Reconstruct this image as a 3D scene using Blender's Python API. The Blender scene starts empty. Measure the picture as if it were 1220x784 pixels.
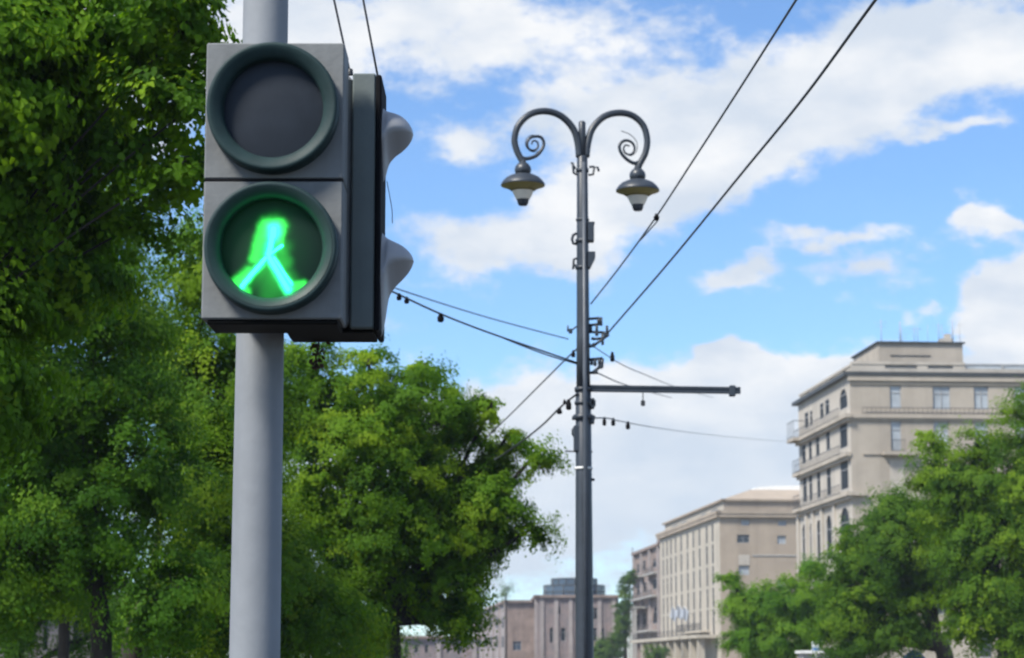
import bpy, math, random
import numpy as np
from mathutils import Vector, Matrix

SC = bpy.context.scene
COL = SC.collection
R = math.radians
F = 2672.0                      # focal length in photo pixels (1220 wide)
PITCH = math.atan2(403.0, F)
CAM = Vector((0, 0, 1.6))
CP, SP = math.cos(PITCH), math.sin(PITCH)

def ray(px, py):
    a, b = (px - 610.0) / F, (392.0 - py) / F
    return Vector((a, CP - b * SP, SP + b * CP))

def at(px, py, Y):
    d = ray(px, py)
    return CAM + d * (Y / d.y)

def hit(px, py, C, d):
    """where the sight line through a photo point meets the vertical plane through C along d: (distance along d, height)"""
    r = ray(px, py)
    det = -d.x * r.y + d.y * r.x
    cx, cy = C.x - CAM.x, C.y - CAM.y
    t = (cx * r.y - cy * r.x) / det
    s = ((cx + t * d.x) / r.x) if abs(r.x) > abs(r.y) else ((cy + t * d.y) / r.y)
    return t, CAM.z + s * r.z

# ------------------------------------------------------------------ materials
def new_mat(name):
    m = bpy.data.materials.new(name)
    m.use_nodes = True
    nt = m.node_tree
    nt.nodes.clear()
    return m, nt, nt.nodes, nt.links

def surf(name, c, rough=.6, var=.12, scale=6.0, bump=.0, metal=0.0, c2=None, streak=0.0, coat=0.0, spec=.5, fine=True):
    """painted / stone / metal surface with blotchy wear, optional vertical rain streaks and fine bump"""
    m, nt, N, L = new_mat(name)
    out = N.new('ShaderNodeOutputMaterial'); p = N.new('ShaderNodeBsdfPrincipled')
    L.new(p.outputs[0], out.inputs[0])
    tc = N.new('ShaderNodeTexCoord')
    n1 = N.new('ShaderNodeTexNoise'); n1.inputs['Scale'].default_value = scale; n1.inputs['Detail'].default_value = 6
    n1.inputs['Roughness'].default_value = .65
    L.new(tc.outputs['Object'], n1.inputs['Vector'])
    ramp = N.new('ShaderNodeMapRange'); ramp.inputs[1].default_value = .32; ramp.inputs[2].default_value = .68
    L.new(n1.outputs[0], ramp.inputs[0])
    mix = N.new('ShaderNodeMix'); mix.data_type = 'RGBA'
    d = c2 if c2 else tuple(x * (1 - var * 2) for x in c)
    mix.inputs[6].default_value = (*d, 1)
    mix.inputs[7].default_value = (*[min(1, x * (1 + var * .5)) for x in c], 1)
    L.new(ramp.outputs[0], mix.inputs[0])
    col = mix.outputs[2]
    if streak > 0:
        mp = N.new('ShaderNodeMapping'); mp.inputs['Scale'].default_value = (1, 1, .06)
        L.new(tc.outputs['Object'], mp.inputs[0])
        n2 = N.new('ShaderNodeTexNoise'); n2.inputs['Scale'].default_value = scale * 3; n2.inputs['Detail'].default_value = 5
        L.new(mp.outputs[0], n2.inputs['Vector'])
        r2 = N.new('ShaderNodeMapRange'); r2.inputs[1].default_value = .5; r2.inputs[2].default_value = .75
        r2.inputs[3].default_value = 0; r2.inputs[4].default_value = streak
        L.new(n2.outputs[0], r2.inputs[0])
        m2 = N.new('ShaderNodeMix'); m2.data_type = 'RGBA'
        m2.inputs[7].default_value = (*[x * .4 for x in c], 1)
        L.new(r2.outputs[0], m2.inputs[0]); L.new(col, m2.inputs[6])
        col = m2.outputs[2]
    L.new(col, p.inputs['Base Color'])
    p.inputs['Roughness'].default_value = rough
    p.inputs['Metallic'].default_value = metal
    p.inputs['Coat Weight'].default_value = coat
    p.inputs['Specular IOR Level'].default_value = spec
    if bump > 0:
        n3 = N.new('ShaderNodeTexNoise'); n3.inputs['Scale'].default_value = scale * 8; n3.inputs['Detail'].default_value = 4
        L.new(tc.outputs['Object'], n3.inputs['Vector'])
        b = N.new('ShaderNodeBump'); b.inputs['Strength'].default_value = bump; b.inputs['Distance'].default_value = .02
        L.new(n3.outputs[0], b.inputs['Height']); L.new(b.outputs[0], p.inputs['Normal'])
    return m

def leaf_mat(name, dark, mid, light, trans=.3):
    """leaves: each its own tint (attribute 'tint'), part of the light passes through"""
    m, nt, N, L = new_mat(name)
    out = N.new('ShaderNodeOutputMaterial')
    a = N.new('ShaderNodeAttribute'); a.attribute_name = 'tint'
    cr = N.new('ShaderNodeValToRGB')
    e = cr.color_ramp.elements
    e[0].position = .0; e[0].color = (*dark, 1)
    e[1].position = 1.0; e[1].color = (*light, 1)
    k = e.new(.5); k.color = (*mid, 1)
    L.new(a.outputs['Fac'], cr.inputs[0])
    p = N.new('ShaderNodeBsdfPrincipled')
    p.inputs['Roughness'].default_value = .62
    p.inputs['Specular IOR Level'].default_value = .1
    L.new(cr.outputs[0], p.inputs['Base Color'])
    t = N.new('ShaderNodeBsdfTranslucent')
    g = N.new('ShaderNodeMix'); g.data_type = 'RGBA'; g.blend_type = 'MULTIPLY'; g.inputs[0].default_value = 1
    g.inputs[7].default_value = (1.5, 1.5, .5, 1)
    L.new(cr.outputs[0], g.inputs[6]); L.new(g.outputs[2], t.inputs[0])
    mx = N.new('ShaderNodeMixShader'); mx.inputs[0].default_value = trans
    L.new(p.outputs[0], mx.inputs[1]); L.new(t.outputs[0], mx.inputs[2])
    L.new(mx.outputs[0], out.inputs[0])
    return m

def emit_mat(name, c, s):
    m, nt, N, L = new_mat(name)
    out = N.new('ShaderNodeOutputMaterial'); e = N.new('ShaderNodeEmission')
    e.inputs[0].default_value = (*c, 1); e.inputs[1].default_value = s
    L.new(e.outputs[0], out.inputs[0])
    return m

M = {}
M['signal_grey'] = surf('signal grey paint', (.180, .189, .191), .6, .10, 9, .06, streak=.24, spec=.3)
M['signal_side'] = surf('signal side paint', (.115, .140, .138), .6, .08, 7, .05, streak=.15)
M['pole_grey'] = surf('galvanised pole paint', (.228, .245, .266), .7, .08, 5, .04, metal=.0, streak=.2)
M['bezel'] = surf('dark teal bezel plastic', (.021, .043, .045), .55, .15, 12, .03, coat=.0, spec=.2)
M['lens_dark'] = surf('unlit lens glass', (.020, .026, .036), .5, .12, 14, .0, spec=.2)
M['black'] = surf('black rubber', (.009, .009, .011), .8, .15, 20, .05, spec=.1)
M['visor'] = surf('visor grey plastic', (.33, .335, .35), .5, .04, 9, .02)
M['underside_shade'] = surf('signal underside', (.008, .008, .0075), .8, .2, 14, .08, spec=.15)  # near-black colour stands for the shade beneath the grey heads
M['iron'] = surf('lamp post iron paint', (.034, .043, .057), .42, .12, 5, .06, streak=.25)
M['iron_light'] = surf('lamp post conduit paint', (.072, .085, .106), .45, .12, 5, .05, streak=.25)
M['shade_in'] = surf('lantern reflector', (.34, .29, .10), .5, .1, 8)
M['bowl'] = surf('frosted lantern glass', (.80, .74, .64), .3, .06, 6, coat=.3)
M['white_paint'] = surf('white paint', (.75, .75, .73), .6, .1, 5)
M['wire'] = surf('dark cable', (.03, .032, .036), .5, .15, 10)
M['bark'] = surf('tree bark', (.035, .028, .022), .9, .25, 7, .6)
M['stone_grey'] = surf('grey beige stone', (.41, .362, .302), .85, .10, .22, .12, streak=.32)
M['stone_pale_and_lit'] = surf('pale and sunlit stone', (.46, .42, .365), .85, .10, .3, .1, streak=.4)  # pale trim; on the apartment's left wall sunlight is put into the colour
M['stone_tan'] = surf('tan stone', (.37, .306, .24), .85, .09, .2, .12, streak=.28)
M['stone_tan_lit'] = surf('tan stone sunlit tone', (.45, .405, .335), .85, .09, .25, .12, streak=.28)  # lighter copy of the tan, sunlight on the left side painted in
M['tuff_pink'] = surf('pink tuff stone', (.25, .19, .18), .9, .2, .6, .2, streak=.6, c2=(.15, .14, .145))
M['tuff_brown'] = surf('brown tuff stone', (.28, .215, .185), .9, .2, .5, .2, streak=.5)
M['tuff_pale'] = surf('pale tuff pilaster', (.33, .29, .28), .9, .16, .4, .1, streak=.5)
M['cornice_dark'] = surf('dark cornice metal', (.05, .055, .058), .6, .15, 1)
M['roof_metal'] = surf('white metal roof', (.85, .84, .80), .35, .05, .5)
M['roof_felt'] = surf('roof felt', (.14, .13, .125), .9, .2, .6)
M['glass'] = surf('window glass', (.045, .055, .065), .12, .2, .35, coat=.0, spec=.6)
M['curtain'] = surf('curtained window glass', (.40, .44, .475), .4, .15, .5, spec=.4)
M['glass_dark'] = surf('dim window glass', (.026, .029, .033), .55, .25, .4, spec=.1)
M['frame'] = surf('window frame paint', (.34, .34, .34), .6, .1, 2)
M['rail'] = surf('railing iron', (.075, .075, .078), .6, .1, 3)
M['concrete'] = surf('concrete', (.38, .37, .35), .9, .1, .6, .1, streak=.2)
M['glass_blue'] = surf('blue grey roof glazing', (.055, .085, .13), .15, .2, .3, spec=.7)
M['parasol'] = surf('blue canvas', (.045, .10, .22), .8, .1, 1.5)
M['sign_white'] = surf('white sign panel', (.7, .72, .75), .5, .06, 2)
M['sign_blue'] = surf('blue sign panel', (.10, .22, .45), .5, .06, 2)
M['flag'] = surf('pale flag cloth', (.36, .40, .47), .8, .1, .8)
M['dry_leaf'] = surf('dry brown leaf', (.075, .045, .024), .8, .3, 20)
LEAF = {
    'near': leaf_mat('linden leaves', (.044, .114, .008), (.100, .218, .013), (.205, .340, .018), .54),
    'deep': leaf_mat('deep green leaves', (.034, .098, .009), (.072, .178, .014), (.140, .255, .018), .52),
    'maple': leaf_mat('maple leaves', (.048, .122, .010), (.104, .218, .014), (.225, .330, .019), .54),
    'park': leaf_mat('avenue leaves', (.038, .096, .010), (.082, .172, .014), (.175, .280, .019), .52),
    'far': leaf_mat('far leaves', (.042, .088, .022), (.072, .138, .026), (.125, .19, .035), .4),
}

# ------------------------------------------------------------------ mesh building
class MB:
    def __init__(self): self.v, self.f, self.s = [], [], []
    def add(self, vs, fs, smooth=False):
        o = len(self.v)
        self.v += [tuple(x) for x in vs]
        self.f += [tuple(i + o for i in f) for f in fs]
        self.s += [smooth] * len(fs)
    def box(self, lo, hi):
        (a, b, c), (d, e, f) = lo, hi
        self.add([(a, b, c), (d, b, c), (d, e, c), (a, e, c), (a, b, f), (d, b, f), (d, e, f), (a, e, f)],
                 [(3, 2, 1, 0), (4, 5, 6, 7), (0, 1, 5, 4), (1, 2, 6, 5), (2, 3, 7, 6), (3, 0, 4, 7)])
        return self
    def rbox(self, lo, hi, r=.006):
        """box with chamfered edges"""
        lo, hi = Vector(lo), Vector(hi)
        r = min(r, *(abs(hi[i] - lo[i]) * .45 for i in range(3)))
        vs, idx = [], {}
        for sx in (0, 1):
            for sy in (0, 1):
                for sz in (0, 1):
                    for ax in range(3):
                        p = []
                        for i, s in enumerate((sx, sy, sz)):
                            base = hi[i] if s else lo[i]
                            if i != ax: base += -r if s else r
                            p.append(base)
                        idx[(sx, sy, sz, ax)] = len(vs); vs.append(p)
        fs = []
        for ax in range(3):
            o = [i for i in range(3) if i != ax]
            for s in (0, 1):
                q = []
                for a, b in ((0, 0), (1, 0), (1, 1), (0, 1)):
                    k = [0, 0, 0]; k[ax] = s; k[o[0]] = a; k[o[1]] = b
                    q.append(idx[(*k, ax)])
                fs.append(q)
            for a in (0, 1):
                for b in (0, 1):
                    k0, k1 = [0, 0, 0], [0, 0, 0]
                    k0[ax], k1[ax] = 0, 1
                    for k in (k0, k1): k[o[0]] = a; k[o[1]] = b
                    fs.append([idx[(*k0, o[0])], idx[(*k1, o[0])], idx[(*k1, o[1])], idx[(*k0, o[1])]])
        for sx in (0, 1):
            for sy in (0, 1):
                for sz in (0, 1):
                    fs.append([idx[(sx, sy, sz, i)] for i in range(3)])
        self.add(vs, fs)
        return self
    def obox(self, O, u, n, a0, a1, b0, b1, z0, z1):
        """box in a facade frame: a along u, b along outward n, z up"""
        def P(a, b, z): return (O.x + u.x * a + n.x * b, O.y + u.y * a + n.y * b, z)
        self.add([P(a0, b0, z0), P(a1, b0, z0), P(a1, b1, z0), P(a0, b1, z0), P(a0, b0, z1), P(a1, b0, z1), P(a1, b1, z1), P(a0, b1, z1)],
                 [(3, 2, 1, 0), (4, 5, 6, 7), (0, 1, 5, 4), (1, 2, 6, 5), (2, 3, 7, 6), (3, 0, 4, 7)])
        return self
    def tube(self, pts, rad, n=10, caps=True):
        pts = [Vector(p) for p in pts]
        if not isinstance(rad, (list, tuple)): rad = [rad] * len(pts)
        vs, fs, prev = [], [], None
        for i, p in enumerate(pts):
            t = (pts[min(i + 1, len(pts) - 1)] - pts[max(i - 1, 0)])
            t = t.normalized() if t.length > 1e-9 else Vector((0, 0, 1))
            if prev is None:
                a = Vector((0, 0, 1)).cross(t) if abs(t.z) < .95 else Vector((1, 0, 0)).cross(t)
            else:
                a = prev - t * prev.dot(t)
            a.normalize(); prev = a; b = t.cross(a)
            for k in range(n):
                w = 2 * math.pi * k / n
                vs.append(p + (a * math.cos(w) + b * math.sin(w)) * rad[i])
        for i in range(len(pts) - 1):
            for k in range(n):
                k2 = (k + 1) % n
                fs.append((i * n + k, i * n + k2, (i + 1) * n + k2, (i + 1) * n + k))
        self.add(vs, fs, True)
        if caps:
            m = len(self.v) - len(vs)
            self.f.append(tuple(m + k for k in reversed(range(n)))); self.s.append(False)
            self.f.append(tuple(m + (len(pts) - 1) * n + k for k in range(n))); self.s.append(False)
        return self
    def lathe(self, c, axis, prof, n=48, smooth=True, wob=None):
        """revolve (radius, height along axis) about axis through c"""
        c, t = Vector(c), Vector(axis).normalized()
        a = (Vector((0, 0, 1)) if abs(t.z) < .9 else Vector((1, 0, 0))).cross(t).normalized(); b = t.cross(a)
        vs, fs = [], []
        for i, (r, h) in enumerate(prof):
            for k in range(n):
                w = 2 * math.pi * k / n
                rr = r * (1 + (wob(w) if wob else 0))
                vs.append(c + t * h + (a * math.cos(w) + b * math.sin(w)) * rr)
        for i in range(len(prof) - 1):
            for k in range(n):
                k2 = (k + 1) % n
                fs.append((i * n + k, i * n + k2, (i + 1) * n + k2, (i + 1) * n + k))
        self.add(vs, fs, smooth)
        m = len(self.v) - len(vs)
        if prof[0][0] > 1e-6: pass
        return self
    def disc(self, c, axis, r, n=48, dome=0.0, rings=6):
        prof = [(r * (1 - i / rings) + 1e-5, dome * (1 - (1 - i / rings) ** 2)) for i in range(rings + 1)]
        return self.lathe(c, axis, prof, n)
    def build(self, name, mat, parent=None, world=True):
        me = bpy.data.meshes.new(name)
        off = wloc(parent) if (parent and world) else Vector((0, 0, 0))
        me.from_pydata([(v[0] - off.x, v[1] - off.y, v[2] - off.z) for v in self.v], [], self.f)
        me.polygons.foreach_set('use_smooth', self.s)
        me.materials.append(mat)
        me.update()
        o = bpy.data.objects.new(name, me)
        COL.objects.link(o)
        if parent: o.parent = parent
        return o

def wloc(o):
    p = Vector((0, 0, 0))
    while o is not None:
        p += o.location; o = o.parent
    return p

def thing(name, label, cat, loc, group=None):
    o = bpy.data.objects.new(name, None)
    o.empty_display_size = .3
    COL.objects.link(o); o.location = loc
    return tag(o, label, cat, group)

def tag(o, label=None, cat=None, group=None, kind=None):
    if label: o['label'] = label
    if cat: o['category'] = cat
    if group: o['group'] = group
    if kind: o['kind'] = kind
    return o

def smooth_path(pts, k=8):
    """Catmull-Rom through pts"""
    pts = [Vector(p) for p in pts]
    P = [pts[0] * 2 - pts[1]] + pts + [pts[-1] * 2 - pts[-2]]
    out = []
    for i in range(1, len(P) - 2):
        for j in range(k):
            t = j / k
            a, b, c, d = P[i - 1], P[i], P[i + 1], P[i + 2]
            out.append(.5 * ((2 * b) + (c - a) * t + (2 * a - 5 * b + 4 * c - d) * t * t + (-a + 3 * b - 3 * c + d) * t ** 3))
    out.append(pts[-1])
    return out

# ------------------------------------------------------------------ camera, render, light
cd = bpy.data.cameras.new('camera')
cam = bpy.data.objects.new('camera', cd); COL.objects.link(cam)
cam.location = CAM; cam.rotation_euler = (math.pi / 2 + PITCH, 0, 0)
cd.sensor_width = 36; cd.lens = 36 * F / 1220
cd.clip_start = .1; cd.clip_end = 6000
cd.dof.use_dof = True; cd.dof.focus_distance = 8.5; cd.dof.aperture_fstop = 6.5; cd.dof.aperture_blades = 0
SC.camera = cam
SC.render.engine = 'CYCLES'
SC.cycles.use_denoising = True
SC.cycles.max_bounces = 10; SC.cycles.diffuse_bounces = 6; SC.cycles.glossy_bounces = 3; SC.cycles.transmission_bounces = 4
SC.cycles.caustics_reflective = False; SC.cycles.caustics_refractive = False
SC.cycles.sample_clamp_indirect = 6
SC.view_settings.view_transform = 'Standard'; SC.view_settings.look = 'None'
SC.view_settings.exposure = EXPO = .7; SC.view_settings.gamma = 1

SUN_DIR = Vector((-.50, -.42, .76)).normalized()      # towards the sun
sd = bpy.data.lights.new('sun', 'SUN'); sd.energy = 4.2; sd.angle = R(14); sd.color = (1, .95, .86)
so = bpy.data.objects.new('sun', sd); COL.objects.link(so)
so.rotation_euler = (-SUN_DIR).to_track_quat('-Z', 'Y').to_euler(); so.location = (-20, -10, 40)

def build_world():
    w = bpy.data.worlds.new('World'); SC.world = w; w.use_nodes = True
    nt = w.node_tree; N, L = nt.nodes, nt.links; N.clear()
    out = N.new('ShaderNodeOutputWorld'); bg = N.new('ShaderNodeBackground'); L.new(bg.outputs[0], out.inputs[0])
    sky = N.new('ShaderNodeTexSky'); sky.sky_type = 'NISHITA'; sky.sun_disc = False
    sky.sun_elevation = math.asin(SUN_DIR.z); sky.sun_rotation = math.atan2(SUN_DIR.x, SUN_DIR.y)
    sky.altitude = 1200; sky.air_density = 1.0; sky.dust_density = .2; sky.ozone_density = 4.0
    tc = N.new('ShaderNodeTexCoord')
    def mth(op, a, b=None, c=None, clamp=False):
        n = N.new('ShaderNodeMath'); n.operation = op; n.use_clamp = clamp
        for i, x in enumerate((a, b, c)):
            if x is None: continue
            if isinstance(x, (int, float)): n.inputs[i].default_value = x
            else: L.new(x, n.inputs[i])
        return n.outputs[0]
    def noise(scale, detail, rough, sx=1, sz=1, off=0):
        mp = N.new('ShaderNodeMapping'); mp.inputs['Scale'].default_value = (sx, sx, sz); mp.inputs['Location'].default_value = (off, off * .7, off * .3)
        L.new(tc.outputs['Generated'], mp.inputs[0])
        n = N.new('ShaderNodeTexNoise'); n.inputs['Scale'].default_value = scale; n.inputs['Detail'].default_value = detail
        n.inputs['Roughness'].default_value = rough
        L.new(mp.outputs[0], n.inputs['Vector'])
        return n
    sep = N.new('ShaderNodeSeparateXYZ'); L.new(tc.outputs['Generated'], sep.inputs[0])
    az = mth('ARCTAN2', sep.outputs[0], sep.outputs[1]); el = mth('ARCSINE', sep.outputs[2])
    wn = noise(22, 4, .55, 1, 1.6, 3.1); ws = N.new('ShaderNodeSeparateColor'); L.new(wn.outputs[1], ws.inputs[0])
    az = mth('ADD', az, mth('MULTIPLY', mth('SUBTRACT', ws.outputs[0], .5), .055))
    el = mth('ADD', el, mth('MULTIPLY', mth('SUBTRACT', ws.outputs[1], .5), .034))
    # clouds: photo position, half sizes in photo pixels, tilt, weight
    B = [(560, 35, 270, 75, 0, .85), (700, 130, 110, 40, 10, .75), (880, 150, 150, 64, 10, 1.1), (1110, 45, 190, 72, 16, .9), (1010, 120, 120, 45, 20, .8),
         (590, 285, 120, 50, 0, .85), (755, 235, 120, 60, 25, .95), (545, 168, 62, 26, 0, .75), (995, 283, 95, 14, -2, .8),
         (1176, 266, 34, 21, 8, 1.1), (880, 330, 54, 22, 18, .9), (1030, 320, 75, 17, -5, .62), (1045, 350, 46, 14, 0, .42), (1232, 382, 76, 86, 10, 1.4),
         (866, 450, 52, 40, 0, 1.35), (960, 462, 90, 36, 0, 1.2), (690, 505, 160, 60, 0, .9), (1000, 450, 190, 34, 0, .85), (930, 520, 330, 70, 0, 1.0), (600, 620, 420, 130, 0, .95),
         (1130, 160, 75, 11, 5, .62), (1105, 370, 22, 13, 0, .45), (330, 60, 90, 90, 0, .7), (100, 100, 190, 190, 0, .7), (380, 380, 130, 26, 0, .35), (1350, 60, 180, 60, 0, .8)]
    tot = None
    for (px, py, rx, ry, rot, amp) in B:
        d = ray(px, py).normalized()
        a0, e0 = math.atan2(d.x, d.y), math.asin(d.z)
        c, s = math.cos(R(rot)), math.sin(R(rot))
        da, de = mth('SUBTRACT', az, a0), mth('SUBTRACT', el, e0)
        u = mth('ADD', mth('MULTIPLY', da, c * F / rx), mth('MULTIPLY', de, s * F / rx))
        v = mth('ADD', mth('MULTIPLY', da, -s * F / ry), mth('MULTIPLY', de, c * F / ry))
        q = mth('ADD', mth('MULTIPLY', u, u), mth('MULTIPLY', v, v))
        g = mth('MULTIPLY', mth('EXPONENT', mth('MULTIPLY', mth('POWER', q, 2.2) if amp >= 1.2 else q, -1.0)), amp)
        tot = g if tot is None else mth('ADD', tot, g)
    # far from the view: broken cloud all round
    far = noise(3.2, 7, .6, 1, 2.0, 9.0)
    fr = mth('MULTIPLY', mth('SUBTRACT', far.outputs[0], .40), 3.4)
    off = mth('MAXIMUM', mth('MULTIPLY', mth('SUBTRACT', mth('ABSOLUTE', az), .27), 8.0), mth('MULTIPLY', mth('SUBTRACT', el, .33), 8.0))
    off = mth('MINIMUM', mth('MAXIMUM', off, 0.0), 1.0)
    tot = mth('ADD', mth('MULTIPLY', tot, mth('SUBTRACT', 1.0, off)), mth('MULTIPLY', fr, off))
    f1 = noise(30, 9, .62, 1, 1.9, 1.3); f2 = noise(95, 6, .6, 1, 1.5, 5.0)
    dens = mth('ADD', tot, mth('MULTIPLY', mth('SUBTRACT', f1.outputs[0], .5), 1.25))
    dens = mth('ADD', dens, mth('MULTIPLY', mth('SUBTRACT', f2.outputs[0], .5), .55))
    mr = N.new('ShaderNodeMapRange'); mr.interpolation_type = 'SMOOTHSTEP'
    mr.inputs[1].default_value = .26; mr.inputs[2].default_value = .80; mr.inputs[3].default_value = .03; mr.inputs[4].default_value = .97
    L.new(dens, mr.inputs[0])
    # cloud brightness: thick parts a little greyer, ragged parts brighter
    sh = noise(16, 5, .55, 1, 2.2, 7.7)
    mr2 = N.new('ShaderNodeMapRange'); mr2.inputs[1].default_value = .38; mr2.inputs[2].default_value = .66
    L.new(sh.outputs[0], mr2.inputs[0])
    cc = N.new('ShaderNodeMix'); cc.data_type = 'RGBA'
    cc.inputs[6].default_value = (*CLOUD_D, 1); cc.inputs[7].default_value = (*CLOUD_L, 1)
    L.new(mr2.outputs[0], cc.inputs[0])
    # low cloud near the horizon is bluer and a little dimmer
    hz = N.new('ShaderNodeMapRange'); hz.inputs[1].default_value = .02; hz.inputs[2].default_value = .13
    L.new(mth('ARCSINE', sep.outputs[2]), hz.inputs[0])
    c3 = N.new('ShaderNodeMix'); c3.data_type = 'RGBA'; c3.inputs[6].default_value = (*CLOUD_H, 1)
    L.new(hz.outputs[0], c3.inputs[0]); L.new(cc.outputs[2], c3.inputs[7])
    tint = N.new('ShaderNodeMix'); tint.data_type = 'RGBA'; tint.blend_type = 'MULTIPLY'; tint.inputs[0].default_value = 1
    tint.inputs[7].default_value = (*SKY_TINT, 1); L.new(sky.outputs[0], tint.inputs[6])
    mx = N.new('ShaderNodeMix'); mx.data_type = 'RGBA'
    L.new(mr.outputs[0], mx.inputs[0]); L.new(tint.outputs[2], mx.inputs[6]); L.new(c3.outputs[2], mx.inputs[7])
    L.new(mx.outputs[2], bg.inputs[0]); bg.inputs[1].default_value = .12
CLOUD_L, CLOUD_D, CLOUD_H = (5.05, 5.1, 5.15), (3.6, 3.98, 4.5), (3.25, 3.8, 4.5)
SKY_TINT = (.75, .89, 1.0)
build_world()

# ------------------------------------------------------------------ ground
def ground():
    g = MB().add
    m = MB(); m.add([(-3000, -600, 0), (3000, -600, 0), (3000, 4000, 0), (-3000, 4000, 0)], [(0, 1, 2, 3)])
    tag(m.build('ground', surf('park ground lightened for bounce', (.17, .165, .11), .95, .2, .5, .4, c2=(.15, .12, .085))), kind='structure')  # unseen ground, colour lightened to bounce light up into the crowns
    m = MB()
    m.add([(2.2, -200, .004), (19, -200, .004), (-33, 600, .004), (-49.8, 600, .004)][:0] or [(2.2, -100, .004), (20, -100, .004), (20 - 50, 640, .004), (2.2 - 50, 640, .004)], [(0, 1, 2, 3)])
    road = m.build('road', surf('asphalt', (.055, .055, .057), .9, .2, 2.0, .4)); tag(road, kind='structure')
    def strip(x0, x1, z, name, mat, kerb=False):
        m = MB(); k = -50 / 740.0
        P = lambda x, y, zz: (x + (y + 100) * k, y, zz)
        a, b = -100, 640
        m.add([P(x0, a, z), P(x1, a, z), P(x1, b, z), P(x0, b, z), P(x0, a, .0), P(x1, a, .0), P(x1, b, .0), P(x0, b, .0)],
              [(0, 1, 2, 3), (4, 7, 3, 0), (1, 2, 6, 5), (0, 1, 5, 4), (2, 3, 7, 6)])
        return tag(m.build(name, mat), kind='structure')
    pav = surf('paving slabs', (.26, .25, .24), .9, .15, 1.2, .2)
    strip(-2.2, 2.0, .12, 'pavement', pav); strip(20.2, 30, .12, 'pavement', pav)
    strip(2.0, 2.2, .13, 'kerb', M['concrete']); strip(20.0, 20.2, .13, 'kerb', M['concrete'])
    m = MB()
    for i in range(60):
        y = -60 + i * 9; x = 11 + (y + 100) * -50 / 740.0
        m.add([(x - .07, y, .008), (x + .07, y, .008), (x + .07 - .2, y + 3, .008), (x - .07 - .2, y + 3, .008)], [(0, 1, 2, 3)])
    tag(m.build('road_markings', M['white_paint']), kind='structure')
ground()

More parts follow.
